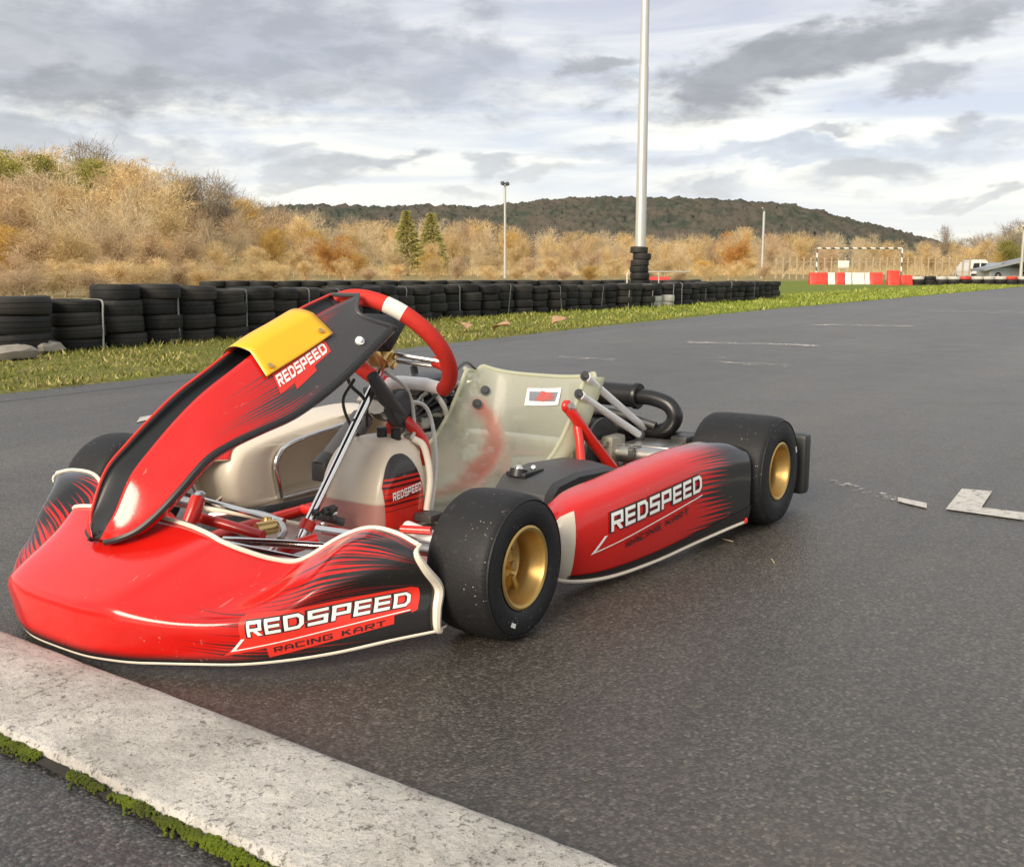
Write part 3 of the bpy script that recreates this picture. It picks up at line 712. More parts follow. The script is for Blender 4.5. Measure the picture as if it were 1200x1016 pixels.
# ---- rear axle, brake, bumper
part(MB().cyl((0, -.56, .14), (0, .56, .14), .025, 20), 'rear_axle', m_alu)
mb = MB().box((.03, .14, .135), (.09, .05, .075), None, .012).box((.0, .20, .14), (.08, .04, .10), None, .012).box((.06, .10, .13), (.05, .04, .05), None, .008)
for k in range(6): mb.cyl((.05, .10+.02*k, .165), (.05, .10+.02*k, .178), .009, 8)
part(mb, 'brake_caliper', m_cast)
part(MB().lathe([(.03, 0), (.095, 0), (.095, .008), (.03, .008)], Matrix.Translation((0, .16, .14)) @ Matrix.Rotation(R(-90), 4, 'X'), 32), 'brake_disc', m_dkmetal)
mb = MB()
for k in range(16):
    mb.box((.02+rng.uniform(-.06, .06), .27+rng.uniform(-.06, .06), .13+rng.uniform(-.04, .03)), (rng.uniform(.012, .03), rng.uniform(.012, .03), rng.uniform(.01, .025)), Matrix.Rotation(rng.random()*3, 3, 'Z'), .003)
part(mb, 'axle_bearing', m_dkmetal)
part(MB().box((-.10, .28, .155), (.13, .15, .014), None, .004), 'rear_plate', m_alu)
mb = MB()
for s in (1, -1):
    mb.box((-.215, .60*s, .125), (.05, .17, .165), None, .014)
mb.box((-.235, 0, .15), (.035, 1.06, .055), None, .012)
bump_ = part(mb, 'rear_bumper', m_black)
part(MB().box((-.165, .575, .16), (.05, .08, .03), None, .006), 'bumper_clamp', m_black, bump_); part(MB().box((-.165, .34, .165), (.08, .05, .03), None, .006), 'bumper_clamp', m_black, bump_)
# ---- exhaust across the back
X = -.20
mb = MB().tube([(X, -.05, .272), (X, .00, .279), (X, .165, .277)], [.036, .036, .036], 20)
mb.tube([(X, .158, .277), (X, .162, .277), (X, .172, .277), (X, .176, .277)], [.0365, .040, .040, .037], 20)
ex = part(mb, 'exhaust_silencer', m_exh)
mb = MB().tube([(X, .17, .276), (X, .22, .274), (X, .272, .258), (X, .292, .225), (X, .272, .190), (X, .22, .174), (X, .12, .178)], .0235, 14, 5)
part(mb, 'exhaust_bend', m_exh, ex)
part(MB().tube([(X, .16, .178), (X, .06, .178), (X, -.06, .175), (X, -.20, .17), (X+.06, -.30, .17), (X+.20, -.36, .19), (X+.30, -.36, .21)], [.030, .042, .048, .048, .040, .028, .024], 18, 4), 'exhaust_chamber', m_exh, ex)
part(MB().tube([(X+.03, -.02, .22), (X+.03, .10, .225), (X+.02, .24, .195)], .012, 10, 3), 'exhaust_bracket', m_dkmetal, ex)
# ---- engine on the far side
ey = -.33
mb = MB().box((.20, ey, .135), (.20, .16, .12), None, .02).cyl((.20, ey-.09, .14), (.20, ey+.09, .14), .058, 20).box((.12, ey+.02, .20), (.08, .12, .05), None, .012)
eng = part(mb, 'engine', m_alu)
mb = MB()
for k in range(7): mb.box((.185+.004*k, ey, .205+.017*k), (.135, .135, .006), Matrix.Rotation(.25, 3, 'Y'), .002)
mb.cyl((.18, ey, .19), (.215, ey, .315), .045, 18)
part(mb, 'cylinder_fins', m_dkmetal, eng)
part(MB().box((.217, ey, .325), (.09, .09, .028), Matrix.Rotation(.25, 3, 'Y'), .008), 'cylinder_head', m_alu, eng)
part(MB().cyl((.225, ey, .335), (.235, ey, .372), .011, 10).tube([(.235, ey, .37), (.25, ey+.02, .39), (.20, ey+.08, .38), (.12, ey+.06, .33)], .006, 8, 4), 'spark_lead', m_black, eng)
mb = MB().cyl((.27, ey+.02, .245), (.36, ey+.04, .255), .026, 16).box((.33, ey+.03, .235), (.045, .055, .075), None, .008).cyl((.33, ey+.03, .19), (.33, ey+.03, .275), .02, 14)
part(mb, 'carburettor', m_alu, eng)
mb = MB().tube([(.36, ey+.04, .255), (.42, ey+.05, .275), (.47, ey+.07, .30)], [.03, .036, .036], 14, 3).box((.36, ey+.09, .335), (.26, .11, .030), Matrix.Rotation(.08, 3, 'Y'), .01)
part(mb, 'air_filter_box', m_black, eng)
for k in range(46):
    c = (rng.uniform(.04, .46), ey+rng.uniform(-.02, .15), rng.uniform(.12, .33)); d = [rng.uniform(.01, .04) for _ in range(3)]
    mb = MB()
    if k % 3: mb.box(c, d, Matrix.Rotation(rng.random()*3, 3, rng.choice('XYZ')), .003)
    else: mb.cyl(c, Vector(c)+Vector((rng.uniform(-1, 1), rng.uniform(-1, 1), rng.uniform(-1, 1))).normalized()*.045, rng.uniform(.006, .013), 10)
    part(mb, 'fitting', m_alu if k % 4 else m_cast, eng)
for k in range(16):
    c = (rng.uniform(.04, .46), ey+rng.uniform(-.02, .10), rng.uniform(.10, .32)); d = [rng.uniform(.012, .04) for _ in range(3)]
    part(MB().box(c, d, Matrix.Rotation(rng.random()*3, 3, rng.choice('XYZ')), .004), 'bracket', m_black, eng)
mb = MB()
for k in range(4):
    a = Vector((rng.uniform(.1, .4), ey+.08, rng.uniform(.16, .30))); b = Vector((rng.uniform(.05, .45), ey+.10, rng.uniform(.2, .36)))
    mb.tube([a, a.lerp(b, .4)+Vector((0, .05, .05)), b], .0045, 8, 6)
part(mb, 'engine_cable', m_black, eng)
part(MB().tube([(.30, ey+.1, .33), (.28, ey+.14, .28), (.24, ey+.13, .22)], .008, 8, 5), 'water_hose', m_hose, eng)
part(MB().cyl((0.5683,-0.2200,0.2697), (0.6853,-0.2200,0.1761), .030, 18), 'intake_tube', m_char, eng)
a = Vector((0.6853,-0.2200,0.1761)); b = Vector((0.7155,-0.2200,0.1550))
part(MB().cyl(a, b, .033, 18).box(b, (.03, .05, .05), None, .006), 'intake_cap', m_black, eng)
# ---- wheels
def wheel_mesh(Rt, wd, rr):
    h = wd/2
    prof = [(rr+.001, h-.012), (rr+.006, h-.006), (rr+.016, h-.0005), (rr+.030, h), (Rt*.86, h-.002), (Rt*.93, h-.006), (Rt*.97, h-.014), (Rt-.002, h-.026), (Rt-.0005, h-.045), (Rt, 0)]
    prof = prof+[(r, -z) for r, z in prof[-2::-1]]
    ty = MB().lathe(prof, None, 64)
    ty.lathe([(Rt*.915, h-.0048), (Rt*.922, h-.0025), (Rt*.93, h-.0052)], None, 64)
    rim = [(rr-.004, h-.016), (rr+.004, h-.007), (rr+.005, h-.004), (rr+.001, h-.002), (rr-.004, h-.004), (rr-.0065, h-.010), (rr-.008, h-.020), (rr-.013, h-.028), (rr-.016, h-.05), (rr-.017, .016), (rr-.022, .010), (.034, .006), (.030, .020), (.022, .024), (.008, .024), (.0005, .024)]
    rm = MB().lathe(rim, None, 48).lathe([(rr-.016, h-.05), (rr-.016, -h+.01), (rr+.004, -h+.004), (rr+.004, -h+.012)], None, 48)
    for k in range(3):
        M = Matrix.Rotation(k*2*math.pi/3, 3, 'Z')
        rm.box(M @ Vector(((rr+.02)/2, 0, .018)), ((rr-.036), .011, .022), M, .003)
    hb = MB().cyl((0, 0, -h*.7), (0, 0, .026), .02, 14).cyl((0, 0, .026), (0, 0, .040), .009, 6)
    for k in range(3):
        a = k*2*math.pi/3+.5; hb.cyl((.024*math.cos(a), .024*math.sin(a), .0), (.024*math.cos(a), .024*math.sin(a), .030), .005, 6)
    return ty, rm, hb
def make_wheel(Rt, wd, rr, mark):
    ty, rm, hb = wheel_mesh(Rt, wd, rr)
    h = part(hb, 'wheel', m_brass)
    part(ty, 'tyre', m_tyre, h, sharp=50); part(rm, 'rim', m_gold, h, sharp=45)
    if mark:
        a0, a1, r0_, r1_ = mark
        part(MB().grid(lambda u, v: Vector(((r0_+(r1_-r0_)*v)*math.cos(a0+(a1-a0)*u), (r0_+(r1_-r0_)*v)*math.sin(a0+(a1-a0)*u), wd/2+.0006)), 8, 1), 'tyre_mark', m_white, h)
    return h
def place(w, x, y, z, steer, side, spin=0):
    Q = Matrix.Rotation(steer, 4, 'Z') @ Matrix.Rotation(R(-90 if side > 0 else 90), 4, 'X') @ Matrix.Rotation(spin, 4, 'Z')
    w.matrix_basis = Matrix.Translation((x, y, z)) @ Q
FR = (.131, .135, .070); RR_ = (.140, .205, .070)
w1 = make_wheel(*FR, (1.02, 1.17, .098, .106)); place(w1, 1.045, .545, .131, R(2), 1, 0.0)
w2 = make_wheel(*FR, None); place(w2, 1.045, -.545, .131, R(2), -1, 1.0)
w3 = make_wheel(*RR_, (3.05, 3.2, .108, .116)); place(w3, 0, .585, .140, 0, 1, .4)
w4 = make_wheel(*RR_, None); place(w4, 0, -.585, .140, 0, -1, .2)
part(MB().cyl((1.045, .30, .125), (1.045, .50, .131), .012, 12).cyl((1.045, .44, .07), (1.045, .44, .18), .012, 12), 'spindle', m_alu)
part(MB().cyl((1.045, -.30, .125), (1.045, -.50, .131), .012, 12).cyl((1.045, -.44, .07), (1.045, -.44, .18), .012, 12), 'spindle', m_alu)
part(MB().tube([(1.0, -.05, .11), (.98, -.44, .12)], .007, 8), 'tie_rod', m_chrome); part(MB().tube([(1.0, .05, .11), (.98, .44, .12)], .007, 8), 'tie_rod', m_chrome)
from mathutils import noise as mnoise
# ------------------------------------------------------------------ camera
cx_, cy_, cz_, yaw_, pit_, f_ = [2.44738, 1.55767, 0.64134, 3.75008, 0.15957, 1176.50976]
cam = bpy.data.objects.new('camera', bpy.data.cameras.new('camera')); COL.objects.link(cam)
cam.data.sensor_fit = 'HORIZONTAL'; cam.data.sensor_width = 36; cam.data.lens = 36*f_/1200
cam.location = (cx_, cy_, cz_)
fw = Vector((math.cos(pit_)*math.cos(yaw_), math.cos(pit_)*math.sin(yaw_), -math.sin(pit_)))
cam.rotation_euler = fw.to_track_quat('-Z', 'Y').to_euler()
cam.data.clip_start = .05; cam.data.clip_end = 6000
SC.camera = cam
FH = Vector((math.cos(yaw_), math.sin(yaw_), 0)); RH = Vector((math.sin(yaw_), -math.cos(yaw_), 0)); C0 = Vector((cx_, cy_, 0))
def field(t, D, z=0.0):
    """a spot D metres up the valley from the kart's camera side, t metres sideways per metre"""
    return C0+FH*D+RH*(t*D)+Vector((0, 0, z))
# ------------------------------------------------------------------ light and sky
SUN_AZ = yaw_+math.pi+R(-32); SUN_EL = R(27)
sd = Vector((math.cos(SUN_AZ)*math.cos(SUN_EL), math.sin(SUN_AZ)*math.cos(SUN_EL), math.sin(SUN_EL)))
sun = bpy.data.objects.new('sun', bpy.data.lights.new('sun', 'SUN')); COL.objects.link(sun)
sun.data.energy = 3.3; sun.data.angle = R(28); sun.data.color = (1.0, .86, .68); sun.data.specular_factor = .5
sun.rotation_euler = (-sd).to_track_quat('-Z', 'Y').to_euler(); sun.location = (0, 0, 30)
W = bpy.data.worlds.new('World'); SC.world = W; W.use_nodes = True
wt = W.node_tree; bg = wt.nodes['Background']
class WN(NT):
    def __init__(s): s.t = wt
w = WN()
sky = w.n('ShaderNodeTexSky', sky_type='NISHITA'); sky.sun_disc = False; sky.sun_elevation = SUN_EL; sky.sun_rotation = math.pi/2-SUN_AZ
sky.air_density = 1.0; sky.dust_density = 1.5; sky.altitude = 100
d_ = w.n('ShaderNodeTexCoord').outputs['Generated']; dx, dy, dz = w.sep(d_)
lat = w.math('ADD', w.math('MULTIPLY', dx, RH.x), w.math('MULTIPLY', dy, RH.y)); lon = w.math('ADD', w.math('MULTIPLY', dx, FH.x), w.math('MULTIPLY', dy, FH.y))
az = w.math('ARCTAN2', lat, lon)
hyp = w.math('SQRT', w.math('ADD', w.math('MULTIPLY', dx, dx), w.math('MULTIPLY', dy, dy)))
el = w.math('DIVIDE', dz, w.math('MAXIMUM', hyp, .02))
# cloud deck: direction projected on a flat layer
dn = w.math('ADD', w.math('MAXIMUM', dz, 0.0), .10)
cmb = w.n('ShaderNodeCombineXYZ'); w.link(w.math('DIVIDE', lat, dn), cmb.inputs[0]); w.link(w.math('DIVIDE', lon, dn), cmb.inputs[1])
pl = cmb.outputs[0]
cma = w.n('ShaderNodeCombineXYZ'); w.link(az, cma.inputs[0]); w.link(w.math('MULTIPLY', el, 2.4), cma.inputs[1]); pa = cma.outputs[0]
nb = w.noise(pl, .55, 7, .58, dist=.5); ns = w.noise(pa, 9.0, 8, .62, dist=.4); nf = w.noise(pa, 26, 6, .6, dist=.3)
wisp_v = w.n('ShaderNodeMapping'); w.link(pa, wisp_v.inputs[0]); wisp_v.inputs['Scale'].default_value = (2.2, 6.5, 1); wisp_v.inputs['Rotation'].default_value = (0, 0, R(-10))
wi = w.noise(wisp_v.outputs[0], 1.7, 5, .54, dist=.6)
K = 10.0   # cloud radiance is given for a background strength of 0.1
def C(r, g, b): return (r*K*.80, g*K*.80, b*K*.80)
lightc = w.mix(w.smooth(wi, .32, .66), C(.70, .745, .85), C(1.10, 1.075, .985))
# brighter low band, greyer deck higher and to the left
base = w.mix(w.smooth(el, .32, .13), w.mix(w.smooth(wi, .3, .7), C(.60, .605, .69), C(.78, .785, .85)), lightc)
wz1 = w.noise(pa, 7.5, 4, .55); wz2 = w.noise(pa, 8.7, 4, .55, dist=.3); nl = w.noise(pa, 17, 6, .6, dist=.25)
azw = w.math('ADD', az, w.math('MULTIPLY_ADD', wz1, .16, -.08)); elw = w.math('ADD', el, w.math('MULTIPLY_ADD', wz2, .085, -.0425))
def blob(px_a, px_e, wa, we, col, strength, edge=(1.30, .45), warp=.42, tilt=0.0):
    global base
    u = w.math('SUBTRACT', azw, px_a); v = w.math('SUBTRACT', elw, px_e)
    v = w.math('SUBTRACT', v, w.math('MULTIPLY', u, tilt))
    u = w.math('DIVIDE', u, wa); v = w.math('DIVIDE', v, we)
    r = w.math('SQRT', w.math('ADD', w.math('MULTIPLY', u, u), w.math('MULTIPLY', v, v)))
    nn = w.math('ADD', w.math('MULTIPLY_ADD', ns, 2*warp, -warp), w.math('MULTIPLY_ADD', nl, warp*2.0, -warp))
    r = w.math('ADD', r, w.math('MULTIPLY', nn, 1.5))
    m = w.math('MULTIPLY', w.smooth(r, *edge), strength)
    c = w.mix(w.smooth(nl, .35, .65), tuple(x*.98 for x in col), tuple(x*1.20 for x in col))
    base = w.mix(m, base, c)
blob(*(-0.3500,0.1946), 0.2806, 0.0638, C(0.43, 0.44, 0.475), 0.8, tilt=0.1)
blob(*(-0.1453,0.1935), 0.2211, 0.0510, C(0.46, 0.475, 0.525), 0.75, tilt=-0.05)
blob(*(-0.3943,0.1589), 0.1020, 0.0187, C(0.36, 0.36, 0.375), 0.75, tilt=0.0)
blob(*(-0.3973,0.1114), 0.1701, 0.0153, C(0.47, 0.49, 0.55), 0.8, tilt=-0.05)
blob(*(-0.1484,0.0638), 0.0510, 0.0077, C(0.46, 0.48, 0.53), 0.0, tilt=0)
blob(*(-0.1190,0.1064), 0.0289, 0.0111, C(0.42, 0.43, 0.47), 0.9, tilt=0.25)
blob(*(-0.1676,0.1017), 0.0425, 0.0111, C(0.46, 0.47, 0.51), 0.85, tilt=0.1)
blob(*(-0.2040,0.0853), 0.0468, 0.0077, C(0.48, 0.5, 0.55), 0.8, tilt=0.05)
blob(*(-0.2150,0.1102), 0.0340, 0.0077, C(0.5, 0.51, 0.55), 0.7, tilt=0.25)
blob(*(-0.0165,0.1008), 0.0289, 0.0111, C(0.46, 0.48, 0.53), 0.8, tilt=0.1)
blob(*(-0.0497,0.0741), 0.0340, 0.0060, C(0.5, 0.52, 0.56), 0.7, tilt=0)
blob(*(0.0165,0.0927), 0.0340, 0.0068, C(0.47, 0.48, 0.52), 0.6, tilt=0.1)
blob(*(0.0811,0.1925), 0.0357, 0.0102, C(0.42, 0.42, 0.44), 0.85, tilt=0.2)
blob(*(0.2240,0.1830), 0.1105, 0.0340, C(0.36, 0.355, 0.37), 0.97, tilt=0.28)
blob(*(0.3132,0.2081), 0.1105, 0.0306, C(0.37, 0.365, 0.38), 0.95, tilt=0.22)
blob(*(0.4037,0.2259), 0.1020, 0.0221, C(0.4, 0.395, 0.41), 0.9, tilt=0.15)
blob(*(0.3693,0.1678), 0.0510, 0.0170, C(0.42, 0.42, 0.45), 0.85, tilt=0.2)
blob(*(0.2912,0.1279), 0.0289, 0.0068, C(0.44, 0.44, 0.47), 0.85, tilt=0.05)
blob(*(0.4024,0.1199), 0.0272, 0.0128, C(0.45, 0.46, 0.5), 0.85, tilt=0.3)
blob(*(0.2423,0.1110), 0.1700, 0.0110, C(.54, .59, .70), 0.8, tilt=0)
blob(*(0.3903,0.1117), 0.1446, 0.0136, C(0.56, 0.6, 0.69), 0.8, tilt=0)
blob(*(0.3303,0.0915), 0.0476, 0.0145, C(0.46, 0.475, 0.53), 0.9, tilt=0.0)
blob(*(0.1842,0.0825), 0.0510, 0.0128, C(0.47, 0.49, 0.56), 0.9, tilt=0.12)
blob(*(0.4213,0.0633), 0.0663, 0.0077, C(0.46, 0.48, 0.54), 0.9, tilt=0.08)
blob(*(0.1553,0.1114), 0.1276, 0.0068, C(0.56, 0.58, 0.64), 0.6, tilt=0.03)
base = w.mix(w.math('MULTIPLY', w.smooth(el, .16, .02), .35), base, C(1.16, 1.12, .98))
# thin blue showing through
base = w.mix(.88, sky.outputs[0], base)
# light grey overcast over the rest of the dome, away from the photographed quarter
dome = w.mix(w.smooth(nb, .35, .68), C(.60, .62, .66), C(1.12, 1.11, 1.06))
behind = w.smooth(w.math('ABSOLUTE', az), .75, 1.3); high = w.smooth(el, .34, .60)
tot = w.mix(w.math('MAXIMUM', behind, high), base, w.mix(.85, sky.outputs[0], dome))
tot = w.mix(w.smooth(dz, 0.0, -.06), tot, C(.20, .19, .17))
w.link(tot, bg.inputs[0]); bg.inputs[1].default_value = .10
SC.view_settings.view_transform = 'Standard'; SC.view_settings.look = 'None'; SC.view_settings.exposure = 0.40; SC.view_settings.gamma = 1
# ------------------------------------------------------------------ ground materials
def asphalt(name, a, b, wear=1.0):
    t = NT(name); o = t.obj()
    big = t.noise(o, .35, 6, .6, dist=.4); mid = t.noise(o, 3.0, 6, .65)
    cell = t.vor(o, 185, 'Color'); cs = t.sep(cell)[0]; cd = t.vor(o, 185, 'Distance')
    f1 = t.noise(o, 260, 3, .7)
    c = t.mix(t.smooth(cs, .15, .95), a, b)
    c = t.mix(t.smooth(cs, .92, .99), c, tuple(min(1, x*1.35+.01) for x in b))
    gap = t.smooth(cd, .50, .75); c = t.mix(t.math('MULTIPLY', gap, .45), c, tuple(x*.45 for x in a))
    c = t.mix(1.0, c, t.ramp(big, [(.3, .80), (.7, 1.18)]), 'MULTIPLY'); c = t.mix(1.0, c, t.ramp(mid, [(.3, .88), (.7, 1.12)]), 'MULTIPLY')
    tan = t.smooth(t.noise(o, 1.3, 5, .6), .5, .75); c = t.mix(t.math('MULTIPLY', tan, .25), c, tuple(x*k for x, k in zip(b, (1.25, 1.1, .85))))
    mp = t.n('ShaderNodeMapping'); t.link(o, mp.inputs[0]); mp.inputs['Scale'].default_value = (.12, 1.1, 1); mp.inputs['Rotation'].default_value = (0, 0, .05)
    lane = t.noise(mp.outputs[0], 1.0, 5, .65); c = t.mix(1.0, c, t.ramp(lane, [(.35, .78), (.65, 1.14)]), 'MULTIPLY')
    sp = t.smooth(t.vor(o, 2.2), .045, .02); c = t.mix(t.math('MULTIPLY', sp, t.smooth(mid, .5, .6)), c, (.02, .02, .02))
    h = t.math('ADD', t.math('MULTIPLY', t.smooth(cd, .75, .1), 1.0), t.math('MULTIPLY', f1, .5))
    t.p(color=c, rough=t.math('MULTIPLY_ADD', mid, .2, .32), spec=.62, normal=t.bump(h, .34, .003)); return t.m
m_asph = asphalt('asphalt', (.056, .051, .043), (.112, .102, .087))
m_asph2 = asphalt('old_asphalt', (.040, .040, .039), (.105, .102, .098))
tg = NT('field_ground'); o_ = tg.obj(); n1 = tg.noise(o_, .05, 6, .6); n2 = tg.noise(o_, 1.2, 6, .7)
cg = tg.mix(tg.smooth(n1, .4, .6), (.22, .28, .05), (.30, .29, .09)); cg = tg.mix(tg.smooth(n2, .35, .7), cg, (.17, .21, .04))
dry = tg.smooth(tg.sep(o_)[1], -15, -19); cg = tg.mix(dry, cg, tg.mix(tg.smooth(n2, .35, .65), (.34, .27, .13), (.20, .165, .075)))
tg.p(color=cg, rough=.9, spec=.1, normal=tg.bump(n2, .6, .1)); m_field = tg.m
tv = NT('verge_ground'); o_ = tv.obj(); n1 = tv.noise(o_, 3.5, 6, .7); n2 = tv.noise(o_, 22, 5, .7)
cv = tv.mix(tv.smooth(n1, .38, .62), (.150, .165, .034), (.25, .21, .085)); cv = tv.mix(tv.smooth(n2, .42, .66), cv, (.12, .135, .03))
lush = tv.smooth(tv.sep(o_)[0], -4, -16); cv = tv.mix(lush, cv, tv.mix(tv.smooth(n2, .35, .65), (.20, .25, .045), (.14, .17, .035)))
tv.p(color=cv, rough=.9, spec=.1, normal=tv.bump(n2, .8, .03)); m_verge = tv.m
tk = NT('painted_concrete'); o_ = tk.obj(); n1 = tk.noise(o_, 5, 6, .65); n2 = tk.noise(o_, 55, 6, .75); n3 = tk.noise(o_, 15, 5, .7); v1 = tk.vor(o_, 130)
ck = tk.mix(tk.smooth(n1, .3, .7), (.42, .40, .365), (.62, .595, .55)); n5 = tk.noise(o_, 95, 5, .8)
wearm = tk.math('MULTIPLY_ADD', tk.noise(o_, 9, 5, .7), .55, tk.math('MULTIPLY', n2, .55)); ck = tk.mix(tk.math('MULTIPLY', tk.smooth(wearm, .52, .68), .42), ck, (.30, .275, .245))
ck = tk.mix(tk.math('MULTIPLY', tk.smooth(n3, .55, .70), .35), ck, (.30, .27, .24))
pit = tk.smooth(tk.math('MULTIPLY_ADD', n5, .8, tk.math('MULTIPLY', n3, .25)), .575, .66); ck = tk.mix(tk.math('MULTIPLY', pit, .7), ck, (.075, .068, .06))
gr = tk.smooth(tk.noise(o_, 260, 4, .8), .53, .68); ck = tk.mix(tk.math('MULTIPLY', gr, .75), ck, (.16, .145, .13))
hk = tk.math('SUBTRACT', tk.math('ADD', n2, tk.math('MULTIPLY', n3, 1.2)), tk.math('MULTIPLY', pit, .6))
tk.p(color=ck, rough=.85, spec=.2, normal=tk.bump(hk, .7, .008)); m_kerb = tk.m
tl_ = NT('worn_road_paint'); o_ = tl_.obj(); n1 = tl_.noise(o_, 40, 6, .75); n2 = tl_.noise(o_, 5, 4)
tl_.p(color=tl_.mix(tl_.smooth(n1, .45, .65), (.55, .53, .49), (.36, .34, .31)), rough=.75)
mxp = tl_.n('ShaderNodeMixShader'); trp = tl_.n('ShaderNodeBsdfTransparent'); 
wear = tl_.math('ADD', tl_.math('MULTIPLY', n1, .7), tl_.math('MULTIPLY', n2, .5))
tl_.link(tl_.smooth(wear, .80, .68), mxp.inputs[0]); tl_.link(trp.outputs[0], mxp.inputs[1]); tl_.link(tl_.b.outputs[0], mxp.inputs[2]); tl_.link(mxp.outputs[0], tl_.out.inputs[0]); m_line = tl_.m
def faded(name, amt):
    m = m_line.copy(); m.name = name
    for n in m.node_tree.nodes:
        if n.type == 'MAP_RANGE' and abs(n.inputs[1].default_value-.80) < 1e-4: n.inputs[1].default_value = .72-amt; n.inputs[2].default_value = .60-amt
    return m
m_line2 = faded('very_worn_road_paint', .14); m_line3 = faded('worn_far_paint', .10)
def structure(mb, name, m, **kw): return tag(mb.build(name, m, None, **kw), kind='structure')
def poly(P, z): return MB().add([(x, y, z) for x, y in P], [tuple(range(len(P)))])
# ground sheet, asphalt, painted lines
structure(MB().grid(lambda u, v: Vector((-2500+5000*u, -2500+5000*v, -.06)), 8, 8), 'ground', m_field, smooth=False)
EDGE = [(9.0, -3.30), (2.0, -3.55), (-0.3445,-3.7010), (-1.9508,-3.7911), (-4.9102,-4.1450), (-7.9152,-4.4314), (-14.3010,-4.7552), (-24.0234,-4.8845), (-46.9173,-5.4549), (-75.0, -6.3)]
structure(poly([(1.585, -3.55)]+EDGE[2:]+[(-75, 40), (1.585, 40)], 0.0), 'asphalt', m_asph, smooth=False)
structure(poly([(1.780, 40), (9, 40), (9, -12), (1.780, -12)], .010), 'tarmac_apron', m_asph2, smooth=False)
# darker worn strip along the verge
strip = MB(); sx = [-e[0] for e in EDGE]; sy = [e[1] for e in EDGE]
def edge_strip(u, v):
    x = 1.58-76.5*u**1.6; y = float(np.interp(-x, sx, sy))
    return Vector((x, y+v*(.30+.05*mnoise.noise(Vector((x*.9, 0, 2)))+.02*mnoise.noise(Vector((x*5, 0, 2)))), .0012))
strip.grid(edge_strip, 400, 1, flip=True)
structure(strip, 'track_edge_strip', asphalt('edge_asphalt', (.048, .046, .042), (.108, .102, .093)), smooth=False)
kb = MB(); ks = [(1.566, -.012), (1.572, .012), (1.588, .022), (1.64, .027), (1.69, .029), (1.74, .028), (1.772, .027), (1.785, .020), (1.790, -.02)]
ky = [-6+.08*i for i in range(65)]+[-.8+.0045*i for i in range(560)]+[1.72+.08*i for i in range(80)]
def kerb(u, v):
    y = ky[int(round(u*(len(ky)-1)))]; x, z = cr(ks, v); q = Vector((x*28, y*28, 0)); ed = 1.0 if (v < .3 or v > .8) else .25
    n1 = mnoise.noise(q); n2 = mnoise.noise(q*3.1); n3 = mnoise.noise(Vector((x*9, y*4.5, 7)))
    return Vector((x+ed*(.0045*n1+.0025*n2)+.004*n3*ed, y, z+.0020*n1+.0014*n2-.004*max(0, n3-.25)))
kb.grid(kerb, len(ky)-1, 44)
structure(kb, 'kerb', m_kerb)
def line(P, name, m=None, z=.004): return structure(poly(P, z), name, m or m_line, smooth=False)
line([(-0.4169,1.0019), (-0.4026,1.1970), (-0.3871,1.3720), (-0.5065,1.3620), (-0.4958,1.1837), (-0.4943,1.0782), (-0.7356,1.0654), (-0.7216,0.9838)], 'white_track_marking')
line([(-0.4381,0.8711), (-0.3981,0.9576), (-0.4627,0.9431), (-0.4941,0.8570)], 'white_track_marking'); line([(-0.5756,0.6247), (-0.4244,0.8699), (-0.5027,0.8501), (-0.6502,0.6197)], 'worn_track_marking', m_line2)
line([(-5.9405,-2.3527), (-6.2096,-1.2328), (-6.4338,-1.3059), (-6.1685,-2.4595)], 'white_track_marking', m_line3); line([(-9.6222,-2.4491), (-9.9725,-1.3483), (-10.2489,-1.4138), (-9.9574,-2.5291)], 'white_track_marking', m_line3)
line([(-3.9363,-2.4601), (-3.9269,-1.9663), (-4.1162,-2.0713), (-4.0665,-2.5421)], 'worn_track_marking', m_line2); line([(-4.1353,-1.3112), (-4.1954,-0.7800), (-4.4437,-0.8685), (-4.3252,-1.3946)], 'worn_track_marking', m_line2)
line([(-4.6141,-1.4871), (-4.5806,-1.4047), (-4.7954,-1.4960), (-4.8321,-1.5818)], 'worn_track_marking', m_line2); line([(-0.1280,-2.2007), (-0.2279,-2.2334), (-0.3143,-2.3415), (-0.2298,-2.3219)], 'worn_track_marking')
line([(-14.6461,-2.3253), (-14.8528,-0.8695), (-15.9781,-1.0304), (-15.8081,-2.5919)], 'worn_track_marking', m_line2); line([(-4.3739,0.4614), (-4.4801,0.6139), (-4.6564,0.5887), (-4.5475,0.4324)], 'worn_track_marking', m_line2)
# verge: rough strip of turf rising from the track edge
EX = [-e[0] for e in EDGE]; EY = [e[1] for e in EDGE]
def verge(u, v):
    x = 9-84*u**1.5; y = float(np.interp(-x, EX, EY))
    d = [-.10, -.01, .03, .12, .6, 1.2, 2.2, 5, 9, 16][min(9, int(v*9+.5))]
    z = -.05 if d < -.05 else (-.004 if d < 0 else .012+.012*min(1, d/1.2)+.006*math.sin(x*5.1+d*3)*min(1, d*2))
    return Vector((x, y-d+.02*math.sin(x*9)+.012*math.sin(x*31), z))
structure(MB().grid(verge, 700, 9), 'grass_verge', m_verge)
def hill_z(t, D):
    k = max(0, min(1, (D-70)/72)); hl = max(0, min(1, (-.18-t)/.30)); return .0+4.6*k*hl*hl*(3-2*hl)
structure(MB().grid(lambda u, v: field(-.95+2.0*u, 45+160*v, hill_z(-.95+2.0*u, 45+160*v)-.03), 60, 40), 'hillside', m_field)
